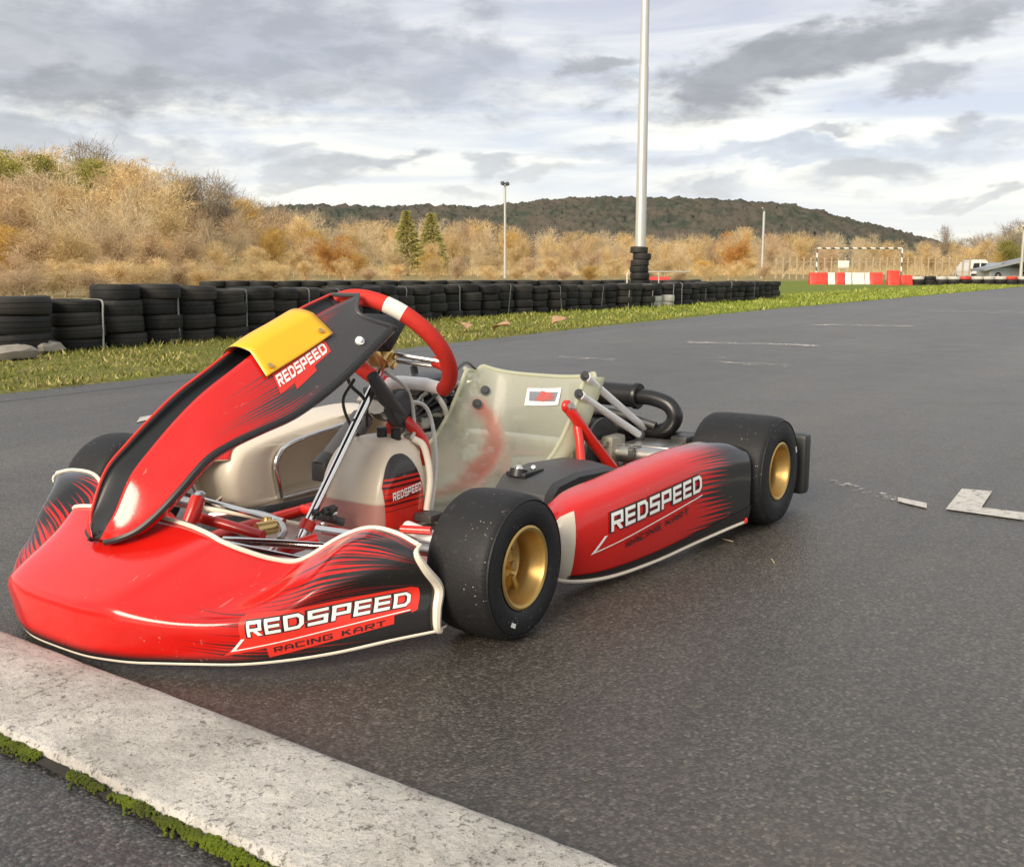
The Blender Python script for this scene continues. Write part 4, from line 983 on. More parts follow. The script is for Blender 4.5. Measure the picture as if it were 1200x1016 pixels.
# ---- grass blades on the verge, moss by the kerb
rs = np.random.RandomState(5)
def grass_blades():
    n = 60000
    s = rs.rand(n)**2.1
    X = 2.0-52*s; ys = np.interp(-X, [-p[0] for p in EDGE], [p[1] for p in EDGE])
    off = rs.rand(n)**1.2*3.0; Y = ys-.02-off
    clump = .5+.5*np.sin(X*3.1+np.sin(Y*4.3)*2)*np.sin(Y*5.2+X)
    sc = 1+.05*np.abs(X)
    h = (.014+.030*rs.rand(n)*clump)*np.where(off > 1.7, 1.5, 1.0)*np.minimum(sc, 2.0); wd = (.005+.011*rs.rand(n)**2)*np.minimum(sc, 2.6)
    a = rs.rand(n)*6.283; lean = .2+1.3*rs.rand(n); z0 = .008+.012*np.minimum(1, off/1.2)
    bx, by = np.cos(a)*wd, np.sin(a)*wd; la = rs.rand(n)*6.283
    V = np.empty((n, 3, 3)); V[:, 0] = np.stack([X-bx, Y-by, z0-.01], 1); V[:, 1] = np.stack([X+bx, Y+by, z0-.01], 1)
    V[:, 2] = np.stack([X+np.cos(la)*lean*h, Y+np.sin(la)*lean*h, z0+h], 1)
    F = np.arange(3*n).reshape(n, 3); tone = np.clip(.5+.25*rs.randn(n)+.3*(clump-.5), 0, 1)
    t = NT('grass_blades'); at_ = t.n('ShaderNodeAttribute', attribute_name='tone')
    c = t.ramp(at_.outputs['Fac'], [(0, (.085, .10, .02)), (.35, (.16, .18, .034)), (.7, (.26, .25, .06)), (1, (.46, .38, .18))])
    lush = t.smooth(t.sep(t.obj())[0], -4, -16); c = t.mix(lush, c, t.mix(1.0, c, (1.12, 1.32, .95), 'MULTIPLY'))
    t.p(color=c, rough=.7, spec=.2)
    o = fast_mesh('grass', V.reshape(-1, 3), F, t.m, None, tone)
    return tag(o, 'short patchy green and straw-coloured grass along the track edge', 'grass', kind='stuff')
grass_blades()
def moss():
    mb = MB(); r = random.Random(11)
    for k in range(6000):
        y = -.35+1.75*r.random(); dn = mnoise.noise(Vector((0, y*9, 3)))+.6*mnoise.noise(Vector((5, y*31, 3)))
        if dn < -.24+.3*r.random(): continue
        wd = .005+.012*max(0, min(1, dn+.4)); x = 1.797+r.gauss(0, .45)*wd; q = r.uniform(.0014, .0032)
        hgt = .006*max(0, 1-((x-1.7955)/(wd+.004))**2)*(.5+max(0, dn))
        mb.ball((x, y, 0.014+hgt+q*.3), q, 6, 0, (1, 1.1, r.uniform(.8, 1.5)))
    t = NT('moss'); o = t.obj(); n = t.noise(o, 90, 5, .7); n2 = t.noise(o, 12, 3)
    t.p(color=t.mix(t.smooth(n2, .4, .6), t.mix(n, (.075, .125, .010), (.19, .22, .025)), t.mix(n, (.035, .06, .010), (.12, .125, .03))), rough=.95, spec=.1, normal=t.bump(n, .9, .008))
    o = mb.build('moss', t.m)
    # little upright shoots
    tag(o, 'bright green moss cushions in the joint below the white kerb', 'moss', kind='stuff')
    mb = MB().grid(lambda u, v: Vector((1.783+.020*v+.006*v*mnoise.noise(Vector((u*700, 0, 1))), -6+14*u, 0.0145+.0015*math.sin(u*900))), 1800, 2)
    structure(mb, 'soil_joint', simple('dark_soil', (.03, .026, .02), .9, 0, .3, 60, bump=.5))
moss()
# ------------------------------------------------------------------ tyre wall
def tyre_profile(Rt, h, seed):
    r = random.Random(seed); H = h/2
    pf = [(Rt*.58, H*.55), (Rt*.62, H*.80), (Rt*.72, H*.96), (Rt*.84, H), (Rt*.935, H*.965), (Rt*.975, H*.86), (Rt*.985, H*.74), (Rt*.995, H*.66), (Rt, H*.34), (Rt*.985, H*.31), (Rt*.985, H*.25), (Rt, H*.22), (Rt*1.002, 0)]
    pf = pf+[(a, -b) for a, b in pf[-2::-1]]
    mb = MB().lathe(pf, None, 30); d = [r.uniform(-1, 1) for _ in range(6)]
    for i, (x, y, z) in enumerate(mb.v):
        w_ = math.atan2(y, x); k = 1+.02*d[0]*math.cos(2*w_+d[1])+.012*d[2]*math.cos(3*w_+d[3]); z2 = z*(1+.10*d[4]*math.cos(w_+d[5]))
        mb.v[i] = (x*k, y*k, z2)
    return mb
TP = [tyre_profile(.205, .107, k).build('tyre', m_wall, sharp=35) for k in range(4)]
TPW = tyre_profile(.205, .107, 9).build('tyre', m_wallw, sharp=35)
TPB = tyre_profile(.30, .150, 12).build('tyre', m_wall, sharp=35)
used = set()
def put(proto, loc, rz, s=(1, 1, 1), tilt=(0, 0), label='', group='', name='tyre', cat='tyre'):
    if proto.name not in used: o = proto; used.add(proto.name)
    else: o = proto.copy(); COL.objects.link(o)
    o.name = name; o.location = loc; o.rotation_euler = (tilt[0], tilt[1], rz); o.scale = s
    return tag(o, label, cat, group)
PATH = [(-2.0553,-5.7809), (-3.6927,-5.8925), (-8.0897,-6.7495), (-13.0451,-6.5579), (-19.9868,-6.6650)]
LAY = ['lowest', 'second lowest', 'second highest', 'topmost']
rt_ = random.Random(21)
def along(P, step, start=0.0):
    out = []; carry = start
    for a, b in zip(P[:-1], P[1:]):
        a = Vector(a); b = Vector(b); L = (b-a).length; s = carry
        while s < L: out.append(a.lerp(b, s/L)); s += step
        carry = s-L
    return out
stacks = along(PATH, .405, .16); NS = len(stacks)
def which(i):
    return (ordinal(i)+' stack from the left of the long wall') if i < NS//2 else (ordinal(NS-1-i)+' stack from the right of the long wall')
stk_pos = []; top_z = []
for i, p2 in enumerate(stacks):
    base_ = Vector((p2.x+rt_.uniform(-.015, .015), p2.y-.20+rt_.uniform(-.03, .03), .02)); stk_pos.append(base_)
    z = .012; lay_h = .108 if i == 0 else .133 if i < 3 else .123 if i < 6 else .117 if i < 20 else .109
    for k in range(4):
        h = lay_h*rt_.uniform(.94, 1.06); white = (i in (29, 30) and k < 3 and rt_.random() < .75)
        x_ = base_.x+rt_.uniform(-.022, .022); y_ = base_.y+rt_.uniform(-.022, .022)
        wh = which(i)
        put(TPW if white else rt_.choice(TP), (x_, y_, z+h/2), rt_.uniform(0, 6.28), (rt_.uniform(.96, 1.07),)*2+(h/.107,), (rt_.uniform(-.03, .03), rt_.uniform(-.03, .03)),
            f"{'white-painted' if white else 'black'} tyre, {LAY[k]} in the {wh}", 'tyres stacked in the long wall beside the track')
        z += h*.965
    top_z.append(z)
# one pile of three larger tyres at the near end
pb = Vector((-1.6564,-5.6021)+(0,))+Vector((0, -.33, .06))
for k in range(3):
    put(TPB, (pb.x+rt_.uniform(-.02, .02), pb.y+rt_.uniform(-.02, .02), pb.z+.058+.135*k), rt_.random()*6, (1, 1, .92), (rt_.uniform(-.02, .02), 0),
        f"large black tyre, {['lowest','middle','topmost'][k]} of the three-tyre pile at the left end of the wall", 'large tyres at the left end of the wall')
# second row of bigger tyres beyond
PATH2 = [tuple(field(-.30, 24.5).xy), tuple(field(.0, 26).xy), tuple(field(.19, 28).xy)]
st2 = along(PATH2, .60, .1)
for i, p2 in enumerate(st2):
    for k in range(3):
        put(TPB, (p2.x+rt_.uniform(-.03, .03), p2.y+rt_.uniform(-.03, .03), .0+.072+.140*k), rt_.random()*6, (1.06, 1.06, .95), (rt_.uniform(-.02, .02), 0),
            f"large black tyre, {['lowest','middle','topmost'][k]} in the {ordinal(i)} pile from the left behind the wall", 'large tyres in the second row behind the wall')
# straps holding stacks together
m_strap = simple('grey_strap', (.17, .17, .165), .6, 0, .15, 40); m_strapw = simple('white_strap', (.42, .41, .38), .6, 0, .15, 40)
for i in (0, 2, 4, 7, 8, 12, 15, 18, 21, 24, 26, 28, 30, 31, 34, 37, 40):
    if i >= NS: continue
    b = stk_pos[i]; TZ = top_z[i]; dx_ = rt_.uniform(-.08, .08)+(.10 if i < 5 else 0); sl_ = rt_.uniform(-.05, .05); r0_ = .214
    def edge_pt(x, z): 
        x = max(-.17, min(.17, x)); return Vector((b.x-x, b.y+math.sqrt(r0_**2-x*x)+.004, z))
    P = [Vector((b.x-dx_*.6, b.y-.02, TZ+.004)), Vector((b.x-dx_*.9, b.y+.12, TZ+.004)), edge_pt(dx_, TZ-.015)]+[edge_pt(dx_+sl_*k/4, TZ-.015-(TZ-.03)*k/4) for k in range(1, 5)]
    tg_ = Vector((.008, 0, 0))
    mb = MB().grid(lambda u, v: Vector(cr([tuple(q) for q in P], u))+tg_*(2*v-1), 20, 1)
    o = mb.build('strap', m_strapw if i in (0, 26, 28, 30, 31, 37) else m_strap, None, solid=(.003, 0))
    tag(o, f"{'pale' if i in (0,26,28,30,31,37) else 'grey'} strap down the face of the {which(i)}", 'strap', 'straps tied round the tyre stacks')
# rubble under the left pile
m_rub = simple('pale_concrete_rubble', (.30, .27, .23), .9, 0, .3, 18, bump=.6, bscale=60)
for k, (px_p, s_) in enumerate((((-1.3645,-5.4049), .13), ((-1.7621,-5.7141), .12))):
    bm = MB().ball((0, 0, 0), s_, 14, 0, (1.5, .7, .45)); r = random.Random(k)
    bm.v = [(a+r.uniform(-.014, .014), b+r.uniform(-.014, .014), c+r.uniform(-.012, .012)) for a, b, c in bm.v]
    o = bm.build('concrete_block', m_rub, sharp=20); o.location = (px_p[0], px_p[1], .07)
    tag(o, ['low grey lump of rubble beneath the front of the large tyre pile', 'pointed pale lump of rubble at the foot of the first tyre stack'][k], 'rubble')
# fallen leaves on the verge
m_leaf = simple('dead_leaf', (.42, .26, .14), .8, 0, .2, 40)
for k, (q, d_l) in enumerate((((-5.9507,-4.4208), 'pale curled dead leaf lying in the grass below the middle of the tyre wall'), ((-7.3540,-4.6025), 'small tan dead leaf on the verge right of the steering wheel'), ((-5.8385,-4.8301), 'reddish dead leaf in the grass close behind the steering wheel'))):
    o = MB().grid(lambda u, v: Vector(((u-.5)*.16*math.sin(math.pi*max(.04, min(.96, v)))*1.2, (v-.5)*.22, .03*abs(u-.5)*2+.02*math.sin(v*4))), 6, 8).build('fallen_leaf', m_leaf, None, solid=(.002, 0))
    o.location = (q[0], q[1], .08); o.rotation_euler = (.3, .2, k*1.3); tag(o, d_l, 'leaf')
# straw bits on the asphalt
m_straw = simple('straw', (.45, .38, .25), .8)
for k, (q, a) in enumerate((((0.2212,0.6394), 1.2), ((0.3267,0.7918), .5), ((1.0414,0.5501), .4))):
    o = MB().tube([(-.016, 0, .002), (0, .001, .0025), (.018, .001, .003)], .0014, 6, 3).build('straw', m_straw); o.location = (q[0], q[1], .0); o.rotation_euler = (0, 0, a)
    tag(o, ['short straw scrap on the asphalt between side pod and rear wheel', 'thin straw scrap on the asphalt in front of the rear wheel', 'tiny pale scrap on the asphalt under the front wheel'][k], 'straw')
# ------------------------------------------------------------------ poles
m_galv = simple('galvanised_steel', (.50, .49, .46), .42, .35, .08, 6)
def pole(name, t, D, H, r0_, r1_, label, lamp=True):
    e = empty(name, field(t, D)); tag(e, label, 'light pole')
    part(MB().tube([(0, 0, 0), (0, 0, H*.36), (0, 0, H*.361), (0, 0, H)], [r0_, r0_*.80, r0_*.74, r1_], 16), 'pole', m_galv, e)
    if lamp:
        part(MB().box((0, 0, H), (.9, .08, .08), None, .02), 'crossbar', m_galv, e)
        for s in (-.38, .38): part(MB().box((s, 0, H+.18), (.38, .25, .30), Matrix.Rotation(.5, 3, 'X'), .03), 'floodlight', m_dkmetal, e)
    else:
        part(MB().tube([(0, 0, H-.05), (.0, .0, H+.15), (.5, 0, H+.35)], .05, 8, 4), 'lamp_arm', m_galv, e)
    return e
pole('lamp_post', .1258, 20.0, 12.5, .112, .05, 'tall pale steel pole rising out of a sleeve of tyres behind the wall')
pole('lamp_post', -.0068, 100, 8.9, .17, .11, 'slim white floodlight pole standing before the middle of the wood')
pole('lamp_post', .2457, 100, 6.4, .16, .12, 'short plain lamp pole left of the handball goal', False)
pole('lamp_post', .5005, 75, 3.6, .13, .11, 'thin pole in front of the low building at the right edge', False)
pp = field(.1258, 20.0)
for k in range(9):
    put(TP[k % 4], (pp.x+rt_.uniform(-.03, .03), pp.y+rt_.uniform(-.03, .03), .06+.125*k), rt_.random()*6, (.98-.015*k, .98-.015*k, 1.16), (rt_.uniform(-.05, .05), rt_.uniform(-.05, .05)),
        f"black tyre threaded on the tall lamp pole, {ordinal(k)} from the ground", 'tyres threaded on the tall pole')
# ------------------------------------------------------------------ right-hand paddock: barriers, goal, van, fence, building
m_brr = simple('red_barrier_plastic', (.62, .05, .03), .5, 0, .1, 4); m_brw = simple('white_barrier_plastic', (.72, .70, .66), .5, 0, .08, 4)
DB = 50.0
def barrier(t, wd, m, label, D=DB, h=.62):
    mb = MB(); q = wd/2
    prof = [(-.22, 0), (-.22, .16), (-.13, .30), (-.11, h), (.11, h), (.13, .30), (.22, .16), (.22, 0)]
    n = 8
    mb.rings([[Vector((x, y*k, z)) for y, z in prof] for x, k in ((-q, .9), (-q+.04, 1), (-.06, 1), (-.05, .93), (.05, .93), (.06, 1), (q-.04, 1), (q, .9))], 0, True, True)
    o = mb.build('barrier', m, sharp=30); o.location = field(t, D, -.02); o.rotation_euler = (0, 0, math.atan2(RH.y, RH.x)+rng.uniform(-.08, .08))
    return tag(o, label, 'barrier', 'red and white plastic track barriers')
tpx = lambda px: (px-600)/1176
for k, (px0, px1, col) in enumerate(((944, 964, 'r'), (965, 973, 'w'), (974, 984, 'r'), (985, 992, 'w'), (993, 1007, 'w'), (1008, 1013, 'w'), (1014, 1028, 'r'))):
    lab = ['wide red plastic barrier, leftmost in the row under the goal', 'narrow white plastic barrier next to the leftmost red one', 'narrow red plastic barrier left of the pair of white ones', 'small white barrier between the second red one and the wide white one',
           'wide white plastic barrier in the middle of the row', 'thinnest white plastic barrier, before the last long red one', 'red plastic barrier right of the thin white one'][k]
    barrier(tpx((px0+px1)/2), (px1-px0)/1176*DB, m_brr if col == 'r' else m_brw, lab)
barrier(tpx(1041), .52, m_brr, 'upright red barrier below the right goal post', 47, .72); barrier(tpx(1056), .52, m_brr, 'low tilted red barrier beside the black tyre line', 48, .50)
# painted tyre line
PT = [TPB]
TPR = tyre_profile(.30, .15, 31).build('tyre', m_wallr, sharp=35); TPWB = tyre_profile(.30, .15, 32).build('tyre', m_wallw, sharp=35)
seq = 'wkwwrwwwrwk'
for i, cch in enumerate(seq):
    q = field(tpx(1070+13.5*i), 48)
    for k in range(3):
        top = k == 2
        m_ = TPB if not top or cch == 'k' else (TPR if cch == 'r' else TPWB)
        nm = 'black' if m_ is TPB else ('red-painted' if m_ is TPR else 'white-painted')
        put(m_, (q.x+rt_.uniform(-.03, .03), q.y+rt_.uniform(-.03, .03), .05+.15*k), rt_.random()*6, (1, 1, 1), (0, 0), f"{nm} tyre, {['lowest','middle','topmost'][k]} in the {ordinal(i)} pile of the painted line below the van", 'tyres in the painted line at the right')
# goal
def goal():
    e = empty('handball_goal', field(tpx(1001), 60)); e.rotation_euler = (0, 0, math.atan2(RH.y, RH.x)); tag(e, 'white and black banded goal frame standing on the grass behind red barriers', 'goal')
    tgm = NT('banded_post_paint'); s_ = tgm.sep(tgm.obj()); bands = tgm.math('GREATER_THAN', tgm.math('FRACT', tgm.math('MULTIPLY', tgm.math('ADD', s_[0], s_[2]), 1.9)), .52)
    tgm.p(color=tgm.mix(bands, (.75, .74, .70), (.10, .09, .08)), rough=.5)
    for s in (-1, 1):
        part(MB().tube([(2.5*s, 0, 0), (2.5*s, 0, 2.0)], .045, 8), 'post', tgm.m, e); part(MB().tube([(2.5*s, 0, 2.0), (2.5*s, .9, .0)], .03, 8), 'stay', m_galv, e)
    part(MB().tube([(-2.5, 0, 2.0), (2.5, 0, 2.0)], .045, 8), 'crossbar', tgm.m, e)
goal()
e = empty('notice_board', field(tpx(983), 66)); e.rotation_euler = (0, 0, math.atan2(RH.y, RH.x)); tag(e, 'small blank white board on posts seen inside the goal', 'notice board')
part(MB().box((0, 0, 1.12), (.72, .04, .46), None, .01), 'board', m_brw, e)
for s in (-.25, .25): part(MB().cyl((s, .04, 0), (s, .04, 1.2), .03, 8), 'post', m_galv, e)
def van():
    e = empty('white_van', field(tpx(1141), 92)); e.scale = (.92,)*3; e.rotation_euler = (0, 0, math.atan2(RH.y, RH.x)); tag(e, 'white van seen from behind with two dark rear windows, parked beyond the tyre line', 'van')
    mv = simple('white_van_paint', (.72, .72, .70), .3, 0, .04, 2, .4); mg = simple('dark_glass', (.03, .035, .04), .12)
    prof = [(-.90, .30), (-.92, .70), (-.90, 1.05), (-.82, 1.45), (-.74, 1.72), (-.55, 1.86), (.55, 1.86), (.74, 1.72), (.82, 1.45), (.90, 1.05), (.92, .70), (.90, .30)]
    RS = [[Vector((x*k, y, .3+(z-.3)*k2)) for x, z in prof] for y, k, k2 in ((0, .93, .96), (.06, .985, .99), (.2, 1, 1), (2.6, 1, 1), (3.3, .97, .72), (4.2, .9, .45), (4.35, .82, .38))]
    part(MB().rings(RS, 0, True, True), 'body', mv, e, sharp=30)
    for s in (-1, 1):
        part(MB().add([(s*.07, -.012, 1.02), (s*.72, -.012, 1.05), (s*.64, -.004, 1.52), (s*.07, -.004, 1.55)], [(0, 1, 2, 3) if s > 0 else (3, 2, 1, 0)]), 'rear_window', mg, e, smooth=False, solid=(.02, 0))
        part(MB().box((s*.84, -.005, .85), (.10, .05, .32), None, .02), 'tail_light', m_redvinyl, e)
        for y in (.8, 3.4):
            wh_ = part(MB().lathe([(.20, -.1), (.31, -.1), (.33, 0), (.31, .1), (.20, .1)], Matrix.Translation((s*.80, y, .33)) @ Matrix.Rotation(R(90), 4, 'Y'), 20, closed=True), 'wheel', m_wall, e)
    part(MB().box((0, -.04, .42), (1.7, .1, .16), None, .03), 'bumper', m_black, e)
van()
# car half hidden by the lean-to
e = empty('parked_car', field(tpx(1168), 84)); e.rotation_euler = (0, 0, math.atan2(RH.y, RH.x)+.3); tag(e, 'grey car mostly hidden behind the tyre line between the van and the thin pole', 'car')
mcg = simple('grey_car_paint', (.30, .33, .37), .3, .3, .05, 2, .4)
cp = [(-2.0, .3), (-2.05, .75), (-1.5, .90), (-.9, 1.38), (.6, 1.40), (1.3, .92), (2.0, .80), (2.05, .35)]
part(MB().rings([[Vector((x*k, y, z)) for x, z in cp] for y, k in ((-.8, .96), (-.72, 1), (.72, 1), (.8, .96))], 0, True, True), 'body', mcg, e, sharp=25)
part(MB().add([(-1.35, -.812, .93), (1.05, -.812, .93), (.5, -.806, 1.30), (-.85, -.806, 1.30)], [(0, 1, 2, 3)]), 'side_window', simple('car_glass', (.10, .12, .14), .15), e, solid=(.02, 0), smooth=False)
for x in (-1.25, 1.25): part(MB().lathe([(.18, -.1), (.30, -.1), (.31, 0), (.30, .1), (.18, .1)], Matrix.Translation((x, -.76, .31)) @ Matrix.Rotation(R(90), 4, 'X'), 20, closed=True), 'wheel', m_wall, e)
# low building with sloping roof at the right edge
e = empty('low_building', field(.545, 82)); e.rotation_euler = (0, 0, math.atan2(RH.y, RH.x)-.15); tag(e, 'low brown building with a grey sloping roof at the right edge', 'building')
part(MB().box((1.5, 1.5, .95), (8.0, 3, 1.9), None, .03), 'wall', simple('brown_render', (.36, .25, .16), .85, 0, .12, 2), e)
part(MB().add([(-6.4, -.6, .85), (6, -.6, 3.9), (6, 3.4, 3.9), (-6.4, 3.4, .85), (-6.4, -.6, .70), (6, -.6, 3.75), (6, 3.4, 3.75), (-6.4, 3.4, .70)], [(0, 1, 2, 3), (7, 6, 5, 4), (0, 4, 5, 1), (1, 5, 6, 2), (2, 6, 7, 3), (3, 7, 4, 0)]), 'roof', simple('grey_roof_sheet', (.24, .25, .27), .6, 0, .15, 1.5), e, smooth=False)
for x in (-1.0, 1.0, 3.0): part(MB().box((x, -.02, 1.1), (.9, .06, .8), None, .02), 'window', m_black, e)
e = empty('pale_hut', field(.520, 120)); e.rotation_euler = (0, 0, math.atan2(RH.y, RH.x)); tag(e, 'pale yellow house gable with a dark opening at the far right edge', 'house')
part(MB().rings([[Vector((x, y, z)) for x, z in ((-2.2, 0), (2.2, 0), (2.2, 5.2), (0, 6.4), (-2.2, 5.2))] for y in (0, 5)], 0, True, True), 'wall', simple('pale_render', (.62, .56, .38), .8, 0, .06, 1), e, smooth=False)
part(MB().box((-.9, -.03, 4.7), (.8, .08, .9), None, .02), 'window', m_black, e)
# fence behind the goal
m_wood = simple('pale_fence_wood', (.40, .32, .21), .8, 0, .2, 3)
e = empty('post_fence', field(tpx(1030), 90)); e.rotation_euler = (0, 0, math.atan2(RH.y, RH.x)); tag(e, 'long pale fence of upright posts along the back of the field', 'fence')
xs = [(px-1030)/1176*90 for px in range(905, 1136, 8)]
for x in xs: part(MB().box((x, 0, .95), (.12, .12, 1.9+rng.uniform(-.15, .15)), None, .02), 'post', m_wood, e, smooth=False)
for z in (.6, 1.5): part(MB().box(((xs[0]+xs[-1])/2, .08, z), (xs[-1]-xs[0], .03, .05)), 'rail', m_wood, e, smooth=False)
# small things behind the tyre wall, near the tall pole
e = empty('red_barrier', field(tpx(770), 29)); e.rotation_euler = (0, 0, math.atan2(RH.y, RH.x)); tag(e, 'red plastic cover just showing above the wall right of the tall pole', 'barrier')
part(MB().rings([[Vector((x, y, z)) for y, z in ((-.3, 0), (-.3, .38), (-.12, .50), (.12, .50), (.3, .38), (.3, 0))] for x in (-.28, -.25, .25, .28)], 0, True, True), 'shell', m_brr, e, sharp=30)
e = empty('pipe_rail', field(tpx(770), 24)); e.rotation_euler = (0, 0, math.atan2(RH.y, RH.x)); tag(e, 'thin grey pipe rail behind the wall by the tall pole', 'rail')
part(MB().tube([(-.75, 0, 0), (-.75, 0, .60), (-.70, 0, .64), (.75, 0, .64)], .014, 8).tube([(.0, 0, 0), (.0, 0, .62)], .014, 8), 'rail', m_galv, e)
# ------------------------------------------------------------------ trees
def twig_mat(name, stops, sat=1.0):
    t = NT(name); at_ = t.n('ShaderNodeAttribute', attribute_name='tone'); oi = t.n('ShaderNodeObjectInfo')
    c = t.ramp(at_.outputs['Fac'], stops)
    v = t.math('MULTIPLY_ADD', oi.outputs['Random'], .40, .85)
    c = t.mix(1.0, c, v, 'MULTIPLY'); t.p(color=c, rough=.85, spec=.1)
    tl = t.n('ShaderNodeBsdfTranslucent'); t.link(c, tl.inputs[0]); mx = t.n('ShaderNodeMixShader'); mx.inputs[0].default_value = .35
    t.link(t.b.outputs[0], mx.inputs[1]); t.link(tl.outputs[0], mx.inputs[2]); t.link(mx.outputs[0], t.out.inputs[0]); return t.m
m_bark = simple('bark', (.42, .32, .20), .9, 0, .25, 4)
m_barkp = simple('pale_bark', (.52, .43, .30), .9, 0, .2, 4)
TM = dict(tan=twig_mat('tan_twigs', [(0, (.37, .26, .125)), (.5, (.68, .51, .26)), (1, (.84, .69, .41))]),
          rust=twig_mat('rust_twigs', [(0, (.33, .225, .135)), (.5, (.57, .42, .26)), (1, (.74, .59, .40))]),
          gold=twig_mat('gold_leaves', [(0, (.40, .25, .07)), (.5, (.64, .43, .13)), (1, (.76, .56, .22))]),
          orange=twig_mat('orange_leaves', [(0, (.36, .17, .045)), (.5, (.58, .30, .08)), (1, (.70, .42, .14))]),
          olive=twig_mat('olive_leaves', [(0, (.14, .15, .035)), (.5, (.36, .335, .09)), (1, (.55, .47, .17))]),
          fir=twig_mat('fir_needles', [(0, (.17, .18, .06)), (.5, (.42, .39, .14)), (1, (.62, .55, .24))]),
          pale=twig_mat('pale_tan_twigs', [(0, (.40, .31, .19)), (.5, (.62, .50, .32)), (1, (.80, .68, .47))]),
          grey=twig_mat('grey_twigs', [(0, (.20, .16, .12)), (.5, (.33, .27, .20)), (1, (.46, .39, .30))]))
def tree_proto(kind, seed, n, width=.36, low=.12, leafy=.34, bark=None, bare=False):
    r = random.Random(seed); q = np.random.RandomState(seed)
    e = empty(kind+'_tree'); mb = MB(); tips = []
    def branch(p, d, L, rad, lev):
        m = 4; P = [Vector(p)]; dd = Vector(d)
        for k in range(m):
            dd = (dd+Vector((r.uniform(-.16, .16), r.uniform(-.16, .16), r.uniform(-.02, .14)))).normalized(); P.append(P[-1]+dd*L/m)
        mb.tube([tuple(x) for x in P], [rad*(1-.65*k/m) for k in range(m+1)], 5 if lev else 7)
        for k in range(1, m+1): tips.append((P[k], dd, lev))
        if lev < 3:
            for k in range(7 if lev == 0 else 4 if lev == 1 else 3):
                i = r.randint(1, m); a = r.random()*6.28; s = r.uniform(.35, .85)
                nd = (dd+Vector((math.cos(a)*s, math.sin(a)*s, r.uniform(-.1, .4)))).normalized()
                branch(P[i], nd, L*r.uniform(.5, .7), rad*.46, lev+1)
    ns_ = 1 if r.random() < .5 else 2
    for s in range(ns_):
        branch((r.uniform(-.03, .03), r.uniform(-.03, .03), -.02), (r.uniform(-.15, .15), r.uniform(-.15, .15), 1), .52, .019, 0)
    part(mb, 'trunk', bark or m_bark, e)
    T = np.array([[*p] for p, d, l in tips if l >= 1]); Dn = np.array([[*d] for p, d, l in tips if l >= 1])
    # lobes of the crown outline
    idx = q.randint(0, len(T), n); c = T[idx]+q.randn(n, 3)*np.array([.05, .05, .05])
    extra = q.rand(n) < .26
    th = q.rand(n)*6.283; rr = np.sqrt(q.rand(n))*width*(1+.18*np.sin(3*th+seed)); zz_ = low+(1-low)*q.rand(n)**.85
    shell = np.sqrt(np.clip(1-((zz_-(.42+low*.3))/(1.0-(.42+low*.3)))**2, .06, 1)); c2 = np.stack([np.cos(th)*rr*shell, np.sin(th)*rr*shell, zz_], 1)
    c = np.where(extra[:, None], c2, c)
    c[:, 2] = np.clip(c[:, 2], .03, 1.03)
    d = np.stack([c[:, 0]*1.5, c[:, 1]*1.5, np.full(n, .40)], 1)+q.randn(n, 3)*.36; d /= np.linalg.norm(d, axis=1)[:, None]
    leaf = q.rand(n) < leafy
    L = np.where(leaf, .011+.010*q.rand(n), .05+.085*q.rand(n)); wd = np.where(leaf, .006+.005*q.rand(n), .0013+.0019*q.rand(n))
    side = np.cross(d, q.randn(n, 3)); side /= np.linalg.norm(side, axis=1)[:, None]+1e-9
    V = np.empty((n, 4, 3)); V[:, 0] = c-side*wd[:, None]; V[:, 1] = c+side*wd[:, None]; V[:, 2] = c+d*L[:, None]+side*wd[:, None]*.4; V[:, 3] = c+d*L[:, None]-side*wd[:, None]*.4
    cl = np.sin(c[:, 0]*17+seed)*np.sin(c[:, 1]*15+seed*2)*np.sin(c[:, 2]*14+seed*3)
    tone = np.clip(.5+.20*q.randn(n)+.45*cl, 0, 1)
    fast_mesh('crown', V.reshape(-1, 3), np.arange(4*n).reshape(n, 4), TM[kind if kind in TM else 'tan'], e, tone)
    return e
def fir_proto(seed, n):
    q = np.random.RandomState(seed); e = empty('fir_tree'); part(MB().tube([(0, 0, 0), (0, 0, .95)], [.018, .004], 7), 'trunk', m_bark, e)
    z = .10+.9*q.rand(n)**1.15; lay = np.floor(z*17)/17; a = q.rand(n)*6.283; rad = (1.02-z)*.26*(.35+.65*np.sqrt(q.rand(n)))*(1+.25*np.sin(a*5+lay*40))
    c = np.stack([np.cos(a)*rad, np.sin(a)*rad, z-(z-lay)*.4-.12*rad], 1)
    d = np.stack([np.cos(a), np.sin(a), -.25+.3*q.randn(n)], 1); d /= np.linalg.norm(d, axis=1)[:, None]; side = np.cross(d, q.randn(n, 3)); side /= np.linalg.norm(side, axis=1)[:, None]
    L = .03+.03*q.rand(n); wd = .005+.005*q.rand(n); V = np.empty((n, 4, 3))
    V[:, 0] = c-side*wd[:, None]; V[:, 1] = c+side*wd[:, None]; V[:, 2] = c+d*L[:, None]+side*wd[:, None]*.3; V[:, 3] = c+d*L[:, None]-side*wd[:, None]*.3
    fast_mesh('crown', V.reshape(-1, 3), np.arange(4*n).reshape(n, 4), TM['fir'], e, np.clip(.45+.25*q.randn(n), 0, 1)); return e
